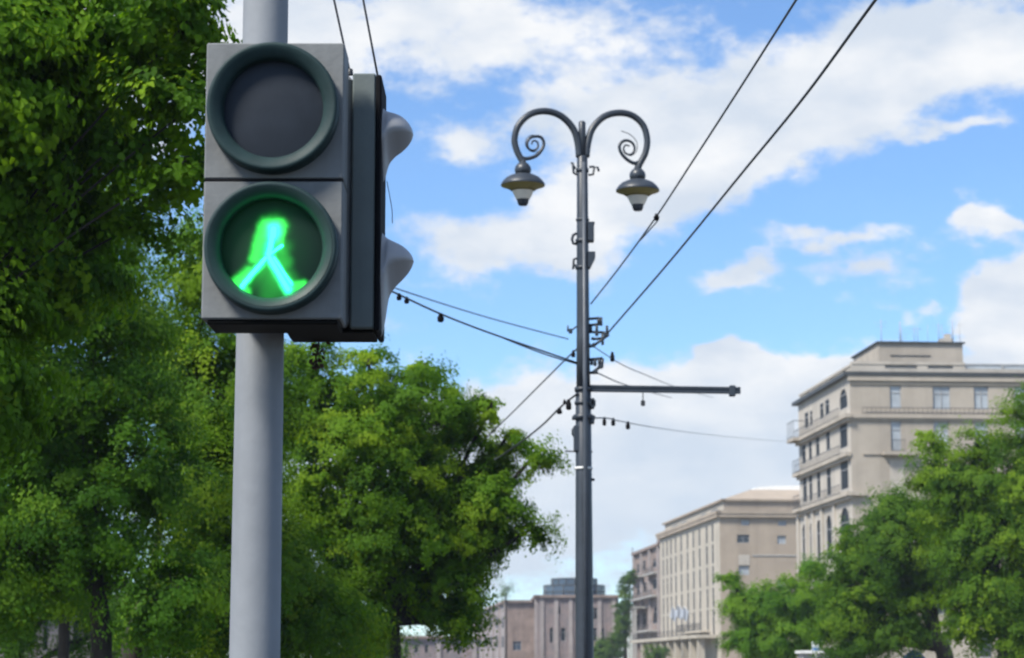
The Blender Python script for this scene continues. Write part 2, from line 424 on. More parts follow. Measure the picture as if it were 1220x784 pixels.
# ------------------------------------------------------------------ traffic signal
YF = 5.25
def traffic_signal():
    pc = at(313, 220, 5.55)
    root = thing('traffic_signal', 'grey pedestrian traffic signal on a round pole showing a green walking figure', 'traffic light', (pc.x, 5.55, 0))
    m = MB()
    m.tube([(pc.x, 5.55, 0), (pc.x, 5.55, 1.5), (pc.x, 5.55, 2.4), (pc.x, 5.55, 3.2), (pc.x, 5.55, 4.6)], [.066, .0625, .0595, .0575, .055], 48)
    m.lathe((pc.x, 5.55, 0), (0, 0, 1), [(.13, .0), (.13, .02), (.075, .03), (.07, .1)], 32)
    pole = m.build('pole', M['pole_grey'], root)
    m = MB()
    m.lathe((pc.x, 5.55, 4.6), (0, 0, 1), [(.06, -.02), (.06, .01), (.04, .03), (.001, .035)], 32)
    m.build('pole_cap', M['pole_grey'], root)
    # the head that faces the camera
    x0, x1 = at(243, 215, YF).x, at(408.8, 215, YF).x
    zt, zm0, zm1, zb = at(325, 51, YF).z, at(325, 213, YF).z, at(325, 215.5, YF).z, at(325, 380, YF).z
    head = MB()
    D = .135
    head.rbox((x0, YF, zm0), (x1, YF + D, zt), .0035)
    head.rbox((x0, YF, zb), (x1, YF + D, zm1), .0035)
    head.box((x0 + .008, YF + .008, zm1 - .01), (x1 - .008, YF + D - .004, zm0 + .01))
    hd = head.build('pedestrian_head', M['signal_grey'], root)
    b = MB(); b.rbox((x0 + .012, YF + .006, zb - .012), (x1 - .008, YF + D + .02, zb - .0015), .004)
    b.build('bottom_shade_plate', M['underside_shade'], hd)  # dark slab that paints the shaded bottom of the housing
    s = MB(); s.box((x0 + .001, YF + .0005, zm1 - .0005), (x1 - .001, YF + .02, zm0 + .0005)); 
    s.build('seam', M['black'], hd)
    for (a, c_) in ((.045, .085), (.22, .25)):
        c = MB(); c.rbox((x0 + a, YF + .05, zt), (x0 + c_, YF + .1, zt + .007), .002); c.build('top_clip', M['signal_side'], hd)
    for z in (zb + .06, zt - .08):
        bk = MB(); bk.rbox((pc.x - .04, YF + D, z - .03), (pc.x + .04, 5.50, z + .03), .004)
        bk.lathe((pc.x, 5.55, z), (0, 0, 1), [(.0585, -.02), (.066, -.02), (.066, .02), (.0585, .02)], 40)
        bk.build('mounting_bracket', M['signal_side'], root)
    ax = (0, -1, 0)
    def bez(cpx, cpy, lens_mat, name):
        c = at(cpx, cpy, YF); c.y = YF
        rng = random.Random(int(cpx * cpy))
        ph = [rng.uniform(0, 6.28) for _ in range(3)]
        wob = lambda w: .004 * math.sin(2 * w + ph[0]) + .003 * math.sin(3 * w + ph[1]) + .0015 * math.sin(7 * w + ph[2])
        b = MB()
        b.lathe(c, ax, [(.1585, 0), (.1585, .020), (.1575, .036), (.1555, .043), (.152, .0455), (.147, .045), (.139, .041), (.130, .035), (.1245, .030), (.1215, .024), (.1200, .012), (.1195, -.001)], 96, True, wob)
        bo = b.build('lens_bezel', M['bezel'], hd)
        l = MB(); l.disc(c + Vector((0, -.0015, 0)), ax, .1205, 72, .008)
        lo = l.build(name, lens_mat, hd)
        if name == 'lit_lens':
            q = MB(); q.lathe(c, ax, [(.1205, .016), (.1225, .0285), (.1305, .0375), (.140, .0435), (.1455, .0458)], 96, True, wob)
            q.build('added_catch_ring', surf('added catch ring plastic', (.020, .044, .042), .5, .1, 12, .02, spec=.25), bo)  # added cone over the bezel slope to catch the figure's green light
        return c
    bez(326, 131, M['lens_dark'], 'unlit_lens')
    # lit lens: walking figure of coloured light with the glow it spreads through the diffuser
    c = at(324, 297, YF); c.y = YF
    k = 1 / 494.0 * 1.005
    Z = lambda zx, zy: ((zx - 360) / 3.91 * k, (358 - zy) / 3.91 * k)      # figure traced in lens metres
    core = [((368, 268), (366, 300), 27), ((365, 290), (348, 385), 22), ((352, 385), (408, 345), 9), ((335, 402), (228, 532), 13), ((352, 402), (438, 548), 19), ((372, 402), (452, 520), 9)]
    halo = [((330, 245), (400, 245), 26, 1.0), ((325, 255), (285, 400), 25, .9), ((405, 260), (400, 330), 18, .8), ((200, 520), (260, 470), 26, .9), ((200, 525), (245, 555), 20, .8),
            ((440, 540), (505, 525), 20, .85), ((355, 440), (350, 570), 46, .16), ((365, 300), (430, 420), 26, .22), ((335, 405), (225, 530), 20, .6), ((350, 400), (445, 545), 28, .65), ((365, 262), (365, 275), 42, .85)]
    m_, nt, N, L = new_mat('lit green lens')
    out = N.new('ShaderNodeOutputMaterial'); p = N.new('ShaderNodeBsdfPrincipled'); L.new(p.outputs[0], out.inputs[0])
    p.inputs['Base Color'].default_value = (.006, .014, .015, 1); p.inputs['Roughness'].default_value = .5; p.inputs['Specular IOR Level'].default_value = .15
    tc = N.new('ShaderNodeTexCoord'); sp = N.new('ShaderNodeSeparateXYZ'); L.new(tc.outputs['Object'], sp.inputs[0])
    off = c - Vector((pc.x, 5.55, 0))
    def mth(op, a, b=None, cl=False):
        n = N.new('ShaderNodeMath'); n.operation = op; n.use_clamp = cl
        for i, x in enumerate((a, b)):
            if x is None: continue
            if isinstance(x, (int, float)): n.inputs[i].default_value = x
            else: L.new(x, n.inputs[i])
        return n.outputs[0]
    nz = N.new('ShaderNodeTexNoise'); nz.inputs['Scale'].default_value = 38; nz.inputs['Detail'].default_value = 3; L.new(tc.outputs['Object'], nz.inputs['Vector'])
    ns = N.new('ShaderNodeSeparateColor'); L.new(nz.outputs[1], ns.inputs[0])
    X = mth('ADD', mth('SUBTRACT', sp.outputs[0], off.x), mth('MULTIPLY', mth('SUBTRACT', ns.outputs[0], .5), .012))
    Y = mth('ADD', mth('SUBTRACT', sp.outputs[2], off.z), mth('MULTIPLY', mth('SUBTRACT', ns.outputs[1], .5), .012))
    def capsule(a, b, r):
        (ax_, ay), (bx, by) = Z(*a), Z(*b)
        dx, dy = bx - ax_, by - ay; l2 = dx * dx + dy * dy + 1e-9
        px, py = mth('SUBTRACT', X, ax_), mth('SUBTRACT', Y, ay)
        t = mth('ADD', mth('MULTIPLY', px, dx / l2), mth('MULTIPLY', py, dy / l2), True)
        qx, qy = mth('SUBTRACT', px, mth('MULTIPLY', t, dx)), mth('SUBTRACT', py, mth('MULTIPLY', t, dy))
        d2 = mth('ADD', mth('MULTIPLY', qx, qx), mth('MULTIPLY', qy, qy))
        rr = r / 3.91 * k
        return mth('EXPONENT', mth('MULTIPLY', mth('POWER', mth('DIVIDE', d2, rr * rr), 1.4), -.8))
    tot = None
    for (a, b_, r, w) in halo:
        g = mth('MULTIPLY', capsule(a, b_, r), w)
        tot = g if tot is None else mth('MAXIMUM', tot, g)
    wide = None
    for (a, b_, r) in core:
        g = capsule(a, b_, r + 30); wide = g if wide is None else mth('MAXIMUM', wide, g)
    tot = mth('ADD', tot, mth('MULTIPLY', wide, .16))
    rad = mth('EXPONENT', mth('MULTIPLY', mth('ADD', mth('MULTIPLY', X, X), mth('MULTIPLY', Y, Y)), -1 / (.085 ** 2)))
    tot = mth('ADD', mth('MULTIPLY', tot, 1.0), mth('MULTIPLY', rad, .035))
    soft = None
    for (a, b_, r) in core:
        g = capsule(a, b_, r * 1.12); soft = g if soft is None else mth('MAXIMUM', soft, g)
    ec = N.new('ShaderNodeMix'); ec.data_type = 'RGBA'; ec.inputs[6].default_value = (.05, 1.0, .10, 1); ec.inputs[7].default_value = (.035, 1.0, .55, 1)
    L.new(soft, ec.inputs[0]); L.new(ec.outputs[2], p.inputs['Emission Color'])
    tot = mth('ADD', tot, mth('MULTIPLY', soft, .8))
    L.new(mth('MULTIPLY', tot, .95), p.inputs['Emission Strength'])
    bez(324, 297, m_, 'lit_lens')
    fig = MB()
    for (a, b_, r) in core:
        (ax_, az_), (bx, bz) = Z(*a), Z(*b_); rr = r / 3.91 * k * .5
        ang = math.atan2(bz - az_, bx - ax_)
        ring = [(ax_ + rr * math.cos(ang + math.pi / 2 + math.pi * i / 8), az_ + rr * math.sin(ang + math.pi / 2 + math.pi * i / 8)) for i in range(9)]
        ring += [(bx + rr * math.cos(ang - math.pi / 2 + math.pi * i / 8), bz + rr * math.sin(ang - math.pi / 2 + math.pi * i / 8)) for i in range(9)]
        n = len(ring); d0 = .0085 + .0004 * core.index((a, b_, r))
        vs = [(c.x + q[0], YF - d0, c.z + q[1]) for q in ring] + [(c.x + q[0], YF - d0 - .002, c.z + q[1]) for q in ring]
        fig.add(vs, [tuple(range(n, 2 * n))] + [(i, (i + 1) % n, n + (i + 1) % n, n + i) for i in range(n)])
    fig.build('walking_figure', emit_mat('signal green light', (.010, 1.0, .25), 18.0 / 2 ** EXPO), hd)
    # the head on the far side of the pole, facing the side street
    ya, yb = 5.43, 5.64
    xa, xd, xg, xe = pc.x + .07, at(418.5, 240, ya).x, at(446.5, 240, ya).x, at(453.5, 240, ya).x
    zt2, zb2 = at(430, 87, ya).z, at(430, 391, ya).z
    h2 = MB()
    h2.rbox((xa, ya + .006, zb2 + .004), (xd, yb - .02, zt2 - .002), .012)
    side = h2.build('side_head', M['signal_grey'], root)
    d = MB(); d.rbox((xd, ya, zb2), (xg, yb, zt2), .004); d.box((xd + .052, ya - .0006, zb2 + .004), (xg - .0012, ya + .01, zt2 - .004)) if False else None
    d.build('door', M['signal_side'], side)
    g = MB(); g.rbox((xg, ya - .002, zb2 - .005), (xe, yb + .004, zt2 - .004), .004); g.build('gasket', M['black'], side)
    u = MB(); u.rbox((xa + .004, ya + .02, zb2 - .008), (xg - .001, yb - .02, zb2 - .001), .008); u.build('bottom_shade_plate', M['underside_shade'], side)  # same painted shade below the side head
    def visor(prof, yc, name='visor'):
        v = MB(); n = 40
        hw0 = .092
        vs = []
        xs = [q[0] for q in prof]
        for (px, top, bot) in prof:
            a, b_ = at(px, top, yc), at(px, bot, yc)
            zc, hz = (a.z + b_.z) / 2, abs(a.z - b_.z) / 2
            f_ = (px - xs[0]) / (xs[-1] - xs[0])
            hw = hw0 * math.sqrt(max(0.0, 1 - f_ ** 2.4)) + .0005
            for i in range(n):
                w = 2 * math.pi * i / n
                # widest above the middle, drawn to a tongue at the bottom
                sz = math.sin(w); wy = math.cos(w) * hw * (1 if sz > -.1 else max(.12, (1 + sz * .85)))
                vs.append((a.x, yc + wy, zc + sz * hz))
        fs = []
        for i in range(len(prof) - 1):
            for q in range(n):
                fs.append((i * n + q, i * n + (q + 1) % n, (i + 1) * n + (q + 1) % n, (i + 1) * n + q))
        fs.append(tuple(range((len(prof) - 1) * n, len(prof) * n)))
        v.add(vs, fs, True)
        return v.build(name, M['visor'], side)
    def dens(pr, k=5):
        P = smooth_path([Vector(q) for q in pr], k)
        return [tuple(q) for q in P]
    yc = (ya + yb) / 2
    visor(dens([(452, 124, 213), (456, 129, 218), (459.5, 132.5, 213), (464, 135, 197), (471, 137, 187.5), (479, 140.5, 181.5), (486, 146.5, 174.5), (490.5, 153.5, 167.5), (492.5, 160, 161)]), yc)
    visor(dens([(452, 272, 399), (456, 278, 400), (460, 283, 382), (464, 286, 356), (471, 289.5, 343), (479, 293.5, 334.5), (486, 299, 326.5), (491, 305.5, 318), (493, 311, 312)]), yc)
    st = MB(); st.tube(smooth_path([at(461, 216, yc), at(464, 232, yc), at(467, 250, yc), at(467.5, 266, yc)]), .0011, 6); st.build('loose_wire', M['wire'], side)
    for z in (zb2 + .1, zt2 - .16):
        br = MB(); br.rbox((pc.x + .04, 5.52, z), (xa + .02, 5.58, z + .06), .004); br.build('mounting_bracket', M['signal_side'], root)
    for (pa, pb, zc) in (((417, 84, 5.47), (397.5, 0, 5.47), 4.05), ((451, 93, 5.5), (432.5, 0, 5.5), 4.5)):
        a, b_ = at(*pa), at(*pb)
        t = (zc - a.z) / (b_.z - a.z); e = a + (b_ - a) * t; e.y = 5.52
        mid = a + (b_ - a) * (.5 * t)
        w = MB(); w.tube(smooth_path([a - Vector((0, 0, .006)), mid + Vector((.004, 0, 0)), e], 8), .0028, 8)
        w.lathe(a, (0, 0, 1), [(.001, .006), (.007, .003), (.008, -.006), (.008, -.012)], 12)
        w.build('cable', M['wire'], root)
    return root, zb2, xg
sig, ZB2, XG = traffic_signal()

def dry_sprig():
    c = at(378, 403, 5.6)
    rng = random.Random(4)
    root = thing('dry_leaf_sprig', 'withered brown leaf cluster hanging under the side signal head', 'dry leaves', c)
    m = MB(); m.tube(smooth_path([c + Vector((0, 0, .012)), c + Vector((.004, 0, -.02)), c + Vector((-.003, 0, -.05)), c + Vector((.002, 0, -.078))]), [.002] * 24 + [.0012], 6)
    m.build('stem', M['dry_leaf'], root)
    l = MB()
    for i in range(46):
        z = -rng.random() ** .9 * .075; w = .026 * (1 - abs(z) / .1)
        p = c + Vector((rng.uniform(-w, w), rng.uniform(-w, w), z))
        a = Vector((rng.gauss(0, 1), rng.gauss(0, 1), -.9)).normalized() * rng.uniform(.010, .018)
        b = a.cross(Vector((rng.gauss(0, 1), rng.gauss(0, 1), .3))).normalized() * rng.uniform(.004, .007)
        l.add([p, p + a * .5 + b, p + a, p + a * .5 - b], [(0, 1, 2, 3)])
    l.build('leaves', M['dry_leaf'], root)
dry_sprig()

# ------------------------------------------------------------------ street lamp
YL = 32.0
def street_lamp():
    bx = at(695, 470, YL)
    X = bx.x
    root = thing('street_lamp', 'dark iron street lamp with two scrolled arms and lanterns on a tall pole', 'street lamp', (X, YL, 0))
    zz = lambda py: at(695, py, YL).z
    w = lambda px: px / 2672 * 32.6 / 2
    m = MB()
    m.tube([(X, YL, 0), (X, YL, zz(784)), (X, YL, zz(600)), (X, YL, zz(467)), (X, YL, zz(466))], [w(25), w(21.5), w(19.5), w(18.2), w(16.6)], 12)
    m.tube([(X, YL, zz(466.5)), (X, YL, zz(400)), (X, YL, zz(300)), (X, YL, zz(188)), (X, YL, zz(186))], [w(16.6), w(15.4), w(14.3), w(12.8), w(10)], 12)
    m.tube([(X, YL, zz(188)), (X, YL, zz(146)), (X, YL, zz(144.5))], [w(9.4), w(8.4), w(6)], 12)
    m.lathe((X, YL, 0), (0, 0, 1), [(.30, .0), (.30, .12), (.24, .18), (.24, .9), (.2, 1.0), (.17, 1.05)], 24)
    m.build('pole', M['iron'], root)
    # conduit pipe strapped to the front of the pole
    c = MB(); c.tube([(X + .02, YL - w(21.5) - .012, 1.0), (X + .02, YL - w(18.2) - .012, zz(470)), (X + .02, YL - w(16.4) - .012, zz(464)), (X + .02, YL - w(12.8) - .012, zz(195))], [.035, .034, .033, .03], 10)
    c.build('conduit', M['iron_light'], root)
    def band(py, h=.07, e=.02, mat='iron', name='clamp_band', wd=17):
        b = MB(); z = zz(py); r = w(wd)
        b.lathe((X, YL, z), (0, 0, 1), [(r, -h / 2), (r + e, -h / 2), (r + e, h / 2), (r, h / 2)], 24)
        return b.build(name, M[mat], root)
    band(558, .035, .012, 'white_paint', 'white_ring', 19.2)
    bA = [band(497, .07, .03, wd=18.6), band(480, .05, .015, wd=18.4), band(464, .06, .02, wd=17.5), band(287, .05, .02, wd=14), band(319, .04, .02, wd=14.4), band(203, .05, .015, wd=13), band(262, .03, .012, wd=14)]
    # arms
    lat = {}
    for side, sgn in (('a', -1), ('b', 1)):
        if sgn < 0:
            path = [(690, 187), (688, 168), (682, 152), (668, 138), (650, 132.5), (632, 136), (618, 149), (613, 166), (616, 180), (622, 192), (622.5, 198)]
            scr = [(621, 188), (628, 189), (638, 186), (645, 179), (648, 171), (645, 164), (638, 162.5), (631, 165), (628, 172), (631, 178), (637, 179), (641, 175), (640, 169), (635, 168), (633.5, 172)]
            fine = [(646, 176), (640, 181), (632, 180), (626.5, 174), (627, 166), (632, 161.5), (636, 161)]
            ctr = 623; ytop, Yd = 196, 31.72
        else:
            path = [(698.5, 187), (700.5, 170), (706, 153), (719, 139.5), (736, 134.5), (753, 137.5), (766, 149), (771, 166), (769, 182), (762, 196), (759.5, 204)]
            scr = [(764, 192), (756, 194.5), (747, 190), (740, 182), (738, 174), (742, 168.5), (748, 167.5), (754, 171), (756, 178), (752, 184), (746, 183), (743, 178), (745, 173), (750, 174)]
            fine = [(740, 156), (750, 160), (758, 168), (759, 178), (755, 184), (750, 186)]
            ctr = 759.5; ytop, Yd = 203, 32.28
        x0p = 694.5
        def PT(q):
            f_ = min(1.0, abs(q[0] - x0p) / abs(ctr - x0p))
            return at(q[0], q[1], YL + (Yd - YL) * f_)
        sp_ = smooth_path([PT(q) for q in path], 7)
        nn = len(sp_)
        a = MB(); a.tube(sp_, [.052 * (1 - .12 * i / nn) if i > 4 else .05 for i in range(nn)], 12)
        arm = a.build('lamp_arm', M['iron'], root)
        s = MB(); sp2 = smooth_path([PT(q) for q in scr], 6); s.tube(sp2, [.030 * (1 - .62 * i / len(sp2)) for i in range(len(sp2))], 8)
        sp3 = smooth_path([PT(q) for q in fine], 5); s.tube(sp3, .006, 6)
        s.build('scroll', M['iron'], arm)
        # lantern
        c = at(ctr, ytop, Yd); px = 1 / 2672 * 32.9
        H = lambda d: -d * px
        ln = MB()
        ln.lathe(c, (0, 0, 1), [(.001, H(-7)), (.04, H(-6)), (.05, H(-2)), (.075, H(-1)), (.11, H(2.5)), (.122, H(6.5)), (.11, H(10.5)), (.09, H(11.5)), (.12, H(12.2))], 32)
        lan = ln.build('lantern', M['iron'], root)
        sh = MB()
        sh.lathe(c, (0, 0, 1), [(.13, H(12)), (.18, H(13.5)), (.24, H(16)), (.285, H(19.5)), (.315, H(23)), (.322, H(24.5)), (.318, H(25.5))], 40)
        sh.build('shade', M['iron'], lan)
        ri = MB(); ri.lathe(c, (0, 0, 1), [(.318, H(25.5)), (.28, H(26.5)), (.21, H(29)), (.158, H(32)), (.15, H(30.0))], 40)
        ri.build('reflector', M['shade_in'], lan)
        bo = MB(); bo.lathe(c, (0, 0, 1), [(.156, H(31.5)), (.146, H(34)), (.125, H(37.5)), (.105, H(40.5)), (.096, H(42))], 32)
        bo.build('glass_bowl', M['bowl'], lan)
        fi = MB(); fi.lathe(c, (0, 0, 1), [(.094, H(41)), (.086, H(42)), (.080, H(46)), (.06, H(49)), (.001, H(49.5))], 24)
        fi.build('finial', M['iron'], lan)
    # fittings
    def tubes(name, paths, r, mat='iron'):
        t = MB()
        for pth in paths: t.tube([at(x, y, YL - (.0 if len(q) == 0 else 0)) for (x, y, *q) in pth], r, 8)
        return t.build(name, M[mat], root)
    tubes('hook_bracket', [[(680, 194), (682.5, 194.5), (683.5, 206), (688, 208.5)], [(682, 196), (685.5, 201)]], .018)
    tubes('hook_bracket', [[(701, 208.5), (706.5, 208), (708, 199), (712, 199.5), (713.5, 204)], [(702, 199), (708, 198.5)]], .018)
    def blk(name, boxes, mat='iron', dy=.06):
        t = MB()
        for (a, b, c_, d) in boxes:
            p, q = at(a, d, YL), at(c_, b, YL)
            t.rbox((p.x, YL - dy, p.z), (q.x, YL + dy, q.z), .008)
        return t.build(name, M[mat], root)
    blk('junction_box', [(700, 267, 707.5, 288), (700, 265.5, 708.3, 268)], dy=.10)
    t = MB(); v = [at(700, 301, YL), at(709, 301, YL), at(709, 308, YL), at(703.5, 319, YL), at(700, 319, YL)]
    n = len(v); t.add([(q.x, YL - .1, q.z) for q in v] + [(q.x, YL + .1, q.z) for q in v], [tuple(range(n)), tuple(reversed(range(n, 2 * n)))] + [(i, n + i, n + (i + 1) % n, (i + 1) % n) for i in range(n)])
    t.build('junction_box', M['iron'], root)
    tubes('cable_loop', [[(687, 278), (683, 280), (681.5, 285), (683, 290), (687, 291)]], .02)
    tubes('cable_loop', [[(687, 308), (683.5, 309), (683, 320), (681.5, 320)], [(684, 315), (687, 318)]], .018)
    # insulator frames
    tubes('insulator_frame', [[(702, 387.5), (717, 386)], [(702, 395.5), (719, 396)], [(704, 388), (704, 395)], [(711, 387), (711, 398)], [(716, 378), (716.3, 388)], [(702, 380), (714, 379)], [(713, 379), (713, 387)],
                              [(719, 396), (725, 399)], [(725, 399), (707, 412)], [(706, 404), (719, 403)], [(718, 397), (718, 411)], [(723, 388), (723.5, 399)], [(702, 413), (708, 412)]], .02)
    blk('insulator', [(720, 396, 725.5, 401)], dy=.05); blk('insulator', [(705.5, 409, 709, 413.5)], dy=.05); blk('insulator', [(709, 396, 713, 400)], dy=.04); blk('insulator', [(704.5, 402, 708, 405)], dy=.04)
    tubes('insulator_frame', [[(702, 428.5), (718, 427)], [(705, 428), (705, 435)], [(709, 428), (709, 436)], [(714, 428), (714, 434)], [(718, 427), (717, 438)], [(716, 436), (706, 444)], [(702, 444), (712, 444)]], .022)
    blk('insulator', [(712.5, 434, 718, 439)], dy=.05); blk('insulator', [(707, 441, 712, 445)], dy=.05)
    tubes('insulator_frame', [[(687, 389), (680, 394)], [(676.5, 388), (676.5, 395)]], .012)
    blk('insulator', [(677.5, 392, 682, 397)], dy=.05)
    blk('bolt_block', [(699, 477, 709.5, 484), (704, 475, 708, 487)], dy=.09); blk('bolt_block', [(701, 495.5, 709, 500), (703, 500, 708, 505)], dy=.08); blk('bolt_block', [(681.5, 496, 688, 500)], dy=.08)
    blk('meter_box', [(683.5, 508, 690, 538)], dy=.09)
    tubes('meter_bracket', [[(673, 537.5), (706, 538.5)]], .012); tubes('cable_loop', [[(684.5, 521), (682, 517), (682, 512), (685.5, 507)]], .014)
    blk('bolt_block', [(704, 570, 708.5, 573)], dy=.04)
    # cross arm
    a, b_ = at(703, 462.7, YL), at(882, 465.3, YL)
    t = MB(); t.rbox((a.x, YL - .05, 0), (b_.x, YL + .05, .01), .004); t.v = []; t.f = []; t.s = []
    for (dz0, dz1, hw) in ((-.046, -.012, .05), (-.012, .012, .032), (.012, .046, .05)):
        o = len(t.v)
        t.add([(a.x, YL - hw, a.z + dz0), (b_.x, YL - hw, b_.z + dz0), (b_.x, YL + hw, b_.z + dz0), (a.x, YL + hw, a.z + dz0),
               (a.x, YL - hw, a.z + dz1 - .001), (b_.x, YL - hw, b_.z + dz1 - .001), (b_.x, YL + hw, b_.z + dz1 - .001), (a.x, YL + hw, a.z + dz1 - .001)],
              [(3, 2, 1, 0), (4, 5, 6, 7), (0, 1, 5, 4), (1, 2, 6, 5), (2, 3, 7, 6), (3, 0, 4, 7)])
    ca = t.build('cross_arm', M['iron'], root)
    e = MB(); p = at(872, 464, YL); e.rbox((p.x - .04, YL - .06, p.z - .10), (p.x + .05, YL + .06, p.z + .055), .01); e.build('end_clamp', M['iron'], ca)
    e = MB(); p = at(766, 466, YL); q = at(766, 477, YL); e.tube([p, q], .008, 6); e.rbox((q.x - .03, YL - .03, q.z - .08), (q.x + .03, YL + .03, q.z + .0), .01); e.build('dropper', M['wire'], ca)
    return root
street_lamp()

def wire_path(pts, k=10):
    """smooth line through unevenly spaced points (tangents weighted by chord length)"""
    P = [Vector(p) for p in pts]; n = len(P)
    h = [(P[i + 1] - P[i]).length for i in range(n - 1)]
    s = [(P[i + 1] - P[i]) / h[i] for i in range(n - 1)]
    T = [s[0]] + [(s[i - 1] * h[i] + s[i] * h[i - 1]) / (h[i] + h[i - 1]) for i in range(1, n - 1)] + [s[-1]]
    out = []
    for i in range(n - 1):
        for j in range(k):
            t = j / k; t2, t3 = t * t, t * t * t
            out.append(P[i] * (2 * t3 - 3 * t2 + 1) + T[i] * (h[i] * (t3 - 2 * t2 + t)) + P[i + 1] * (3 * t2 - 2 * t3) + T[i + 1] * (h[i] * (t3 - t2)))
    return out + [P[-1]]

# ------------------------------------------------------------------ overhead wires
def wire(label, pts, r, knobs=(), group='overhead wires on the lamp post', name='overhead_wire', extra=()):
    """knobs: (position, half size, length down)"""
    P = [Vector(p) for p in pts]
    root = thing(name, label, 'wire', P[0], group)
    m = MB(); m.tube(wire_path(P, 10), r, 7)
    for e in extra: m.tube(smooth_path([Vector(q) for q in e], 8), r * .8, 6)
    m.build('strand', M['wire'], root)
    for (p, h, l) in knobs:
        k = MB(); k.lathe(p, (0, 0, -1), [(.001, -.02), (h * .6, -.01), (h * .7, l * .2), (h, l * .35), (h, l * .85), (h * .6, l), (.001, l)], 12)
        k.build('insulator', M['black'], root)
    return root
def lerp(a, b, t): return a + (b - a) * t
# two contact wires running down the street over the camera
a = at(704, 362, 31.9); b = at(948.5, 0, 17.4); c = a + (b - a) * 3.2
k1 = at(782, 258, 26.2)
mid = at(826, 191, 23.4)
wire('thinner overhead cable with a clamp, rising from the lamp post to the upper right', [a, at(740, 316, 29.0), k1, mid, at(890, 92, 20.1), b, c], .0105,
     extra=[[at(763, 286, 27.2), at(773, 275, 26.7), at(784, 262, 26.2), at(783, 256, 26.1), at(779, 259, 26.2)]], knobs=[(k1 + Vector((0, 0, .02)), .03, .07)])
a = at(724, 397, 31.9); b = at(1043, 0, 16.1); c = a + (b - a) * 3.0
wire('thicker overhead cable rising from the insulators on the lamp post', [a, at(800, 309, 27.0), at(885, 205, 22.5), at(960, 113, 19.2), b, c], .0125)
# span wires to the park side
Ya = 22.0
b2 = at(440, 335, 24.5)
wire('sagging twin cable with black drop weights running behind the traffic light', [at(687, 432, YL - .1), at(640, 416, 31), at(600, 402.5, 30), at(560, 388, 29), at(525, 374, 28), at(472, 349.5, 26.5), b2, at(380, 300, 22), at(250, 215, 17)], .0125,
     knobs=[(at(525, 374.5, 28), .042, .10), (at(484.5, 355, 26.9), .03, .07), (at(475.5, 351, 26.6), .03, .07)],
     extra=[[at(687, 433.5, YL - .1), at(655, 424, 31.4), at(620, 411, 30.5), at(598, 402, 30)]])
wire('faint upper cable left of the lamp post, ending free at a grip', [at(677, 404, 42), at(620, 389, 41), at(560, 372, 39), at(500, 353, 37), at(470, 343, 36), at(400, 318, 34), at(240, 255, 28)], .011)
wire('slack stay wire slanting from the lamp post down to the left', [at(687, 416, YL), at(672, 430, 33.5), at(655, 447, 35.5), at(632, 470, 38), at(611, 491, 40.5), at(560, 540, 47)], .012,
     knobs=[(at(683, 418.5, YL + .3), .03, .09)])
wire('kinked cable with clamped fittings dropping from the lamp post into the tree', [at(688, 469, YL - .1), at(680, 475, 32.2), at(668, 485, 33), at(650, 503, 34.5), at(625, 523.5, 37), at(590, 548, 41)], .015,
     knobs=[(at(677.5, 477, 32.2), .04, .14), (at(672.5, 477, 32.3), .022, .06), (at(666.5, 487, 33), .04, .08)])
wire('thin cable with three small weights from the lamp post to the balcony building', [at(703, 498, YL), at(718, 498, 34), at(735, 501, 40), at(760, 506, 52), at(820, 515, 90), at(890, 522.5, 150), at(941, 526.5, 211)], .011,
     knobs=[(at(720, 498, 34.5), .03, .12), (at(730.5, 499, 38), .035, .12), (at(748, 503, 46), .045, .15)])
wire('faint cable sloping away to the right above the cross arm', [at(703, 410, YL), at(735, 431, 36), at(770, 447, 43), at(805, 461, 56), at(850, 474, 80)], .008, knobs=[(at(729.5, 420.5, 35), .035, .14)])
wire('short dark cable sloping away just above the cross arm', [at(711, 444, YL), at(722, 449, 35), at(734, 454.5, 40), at(760, 463, 50), at(800, 474, 75)], .011)

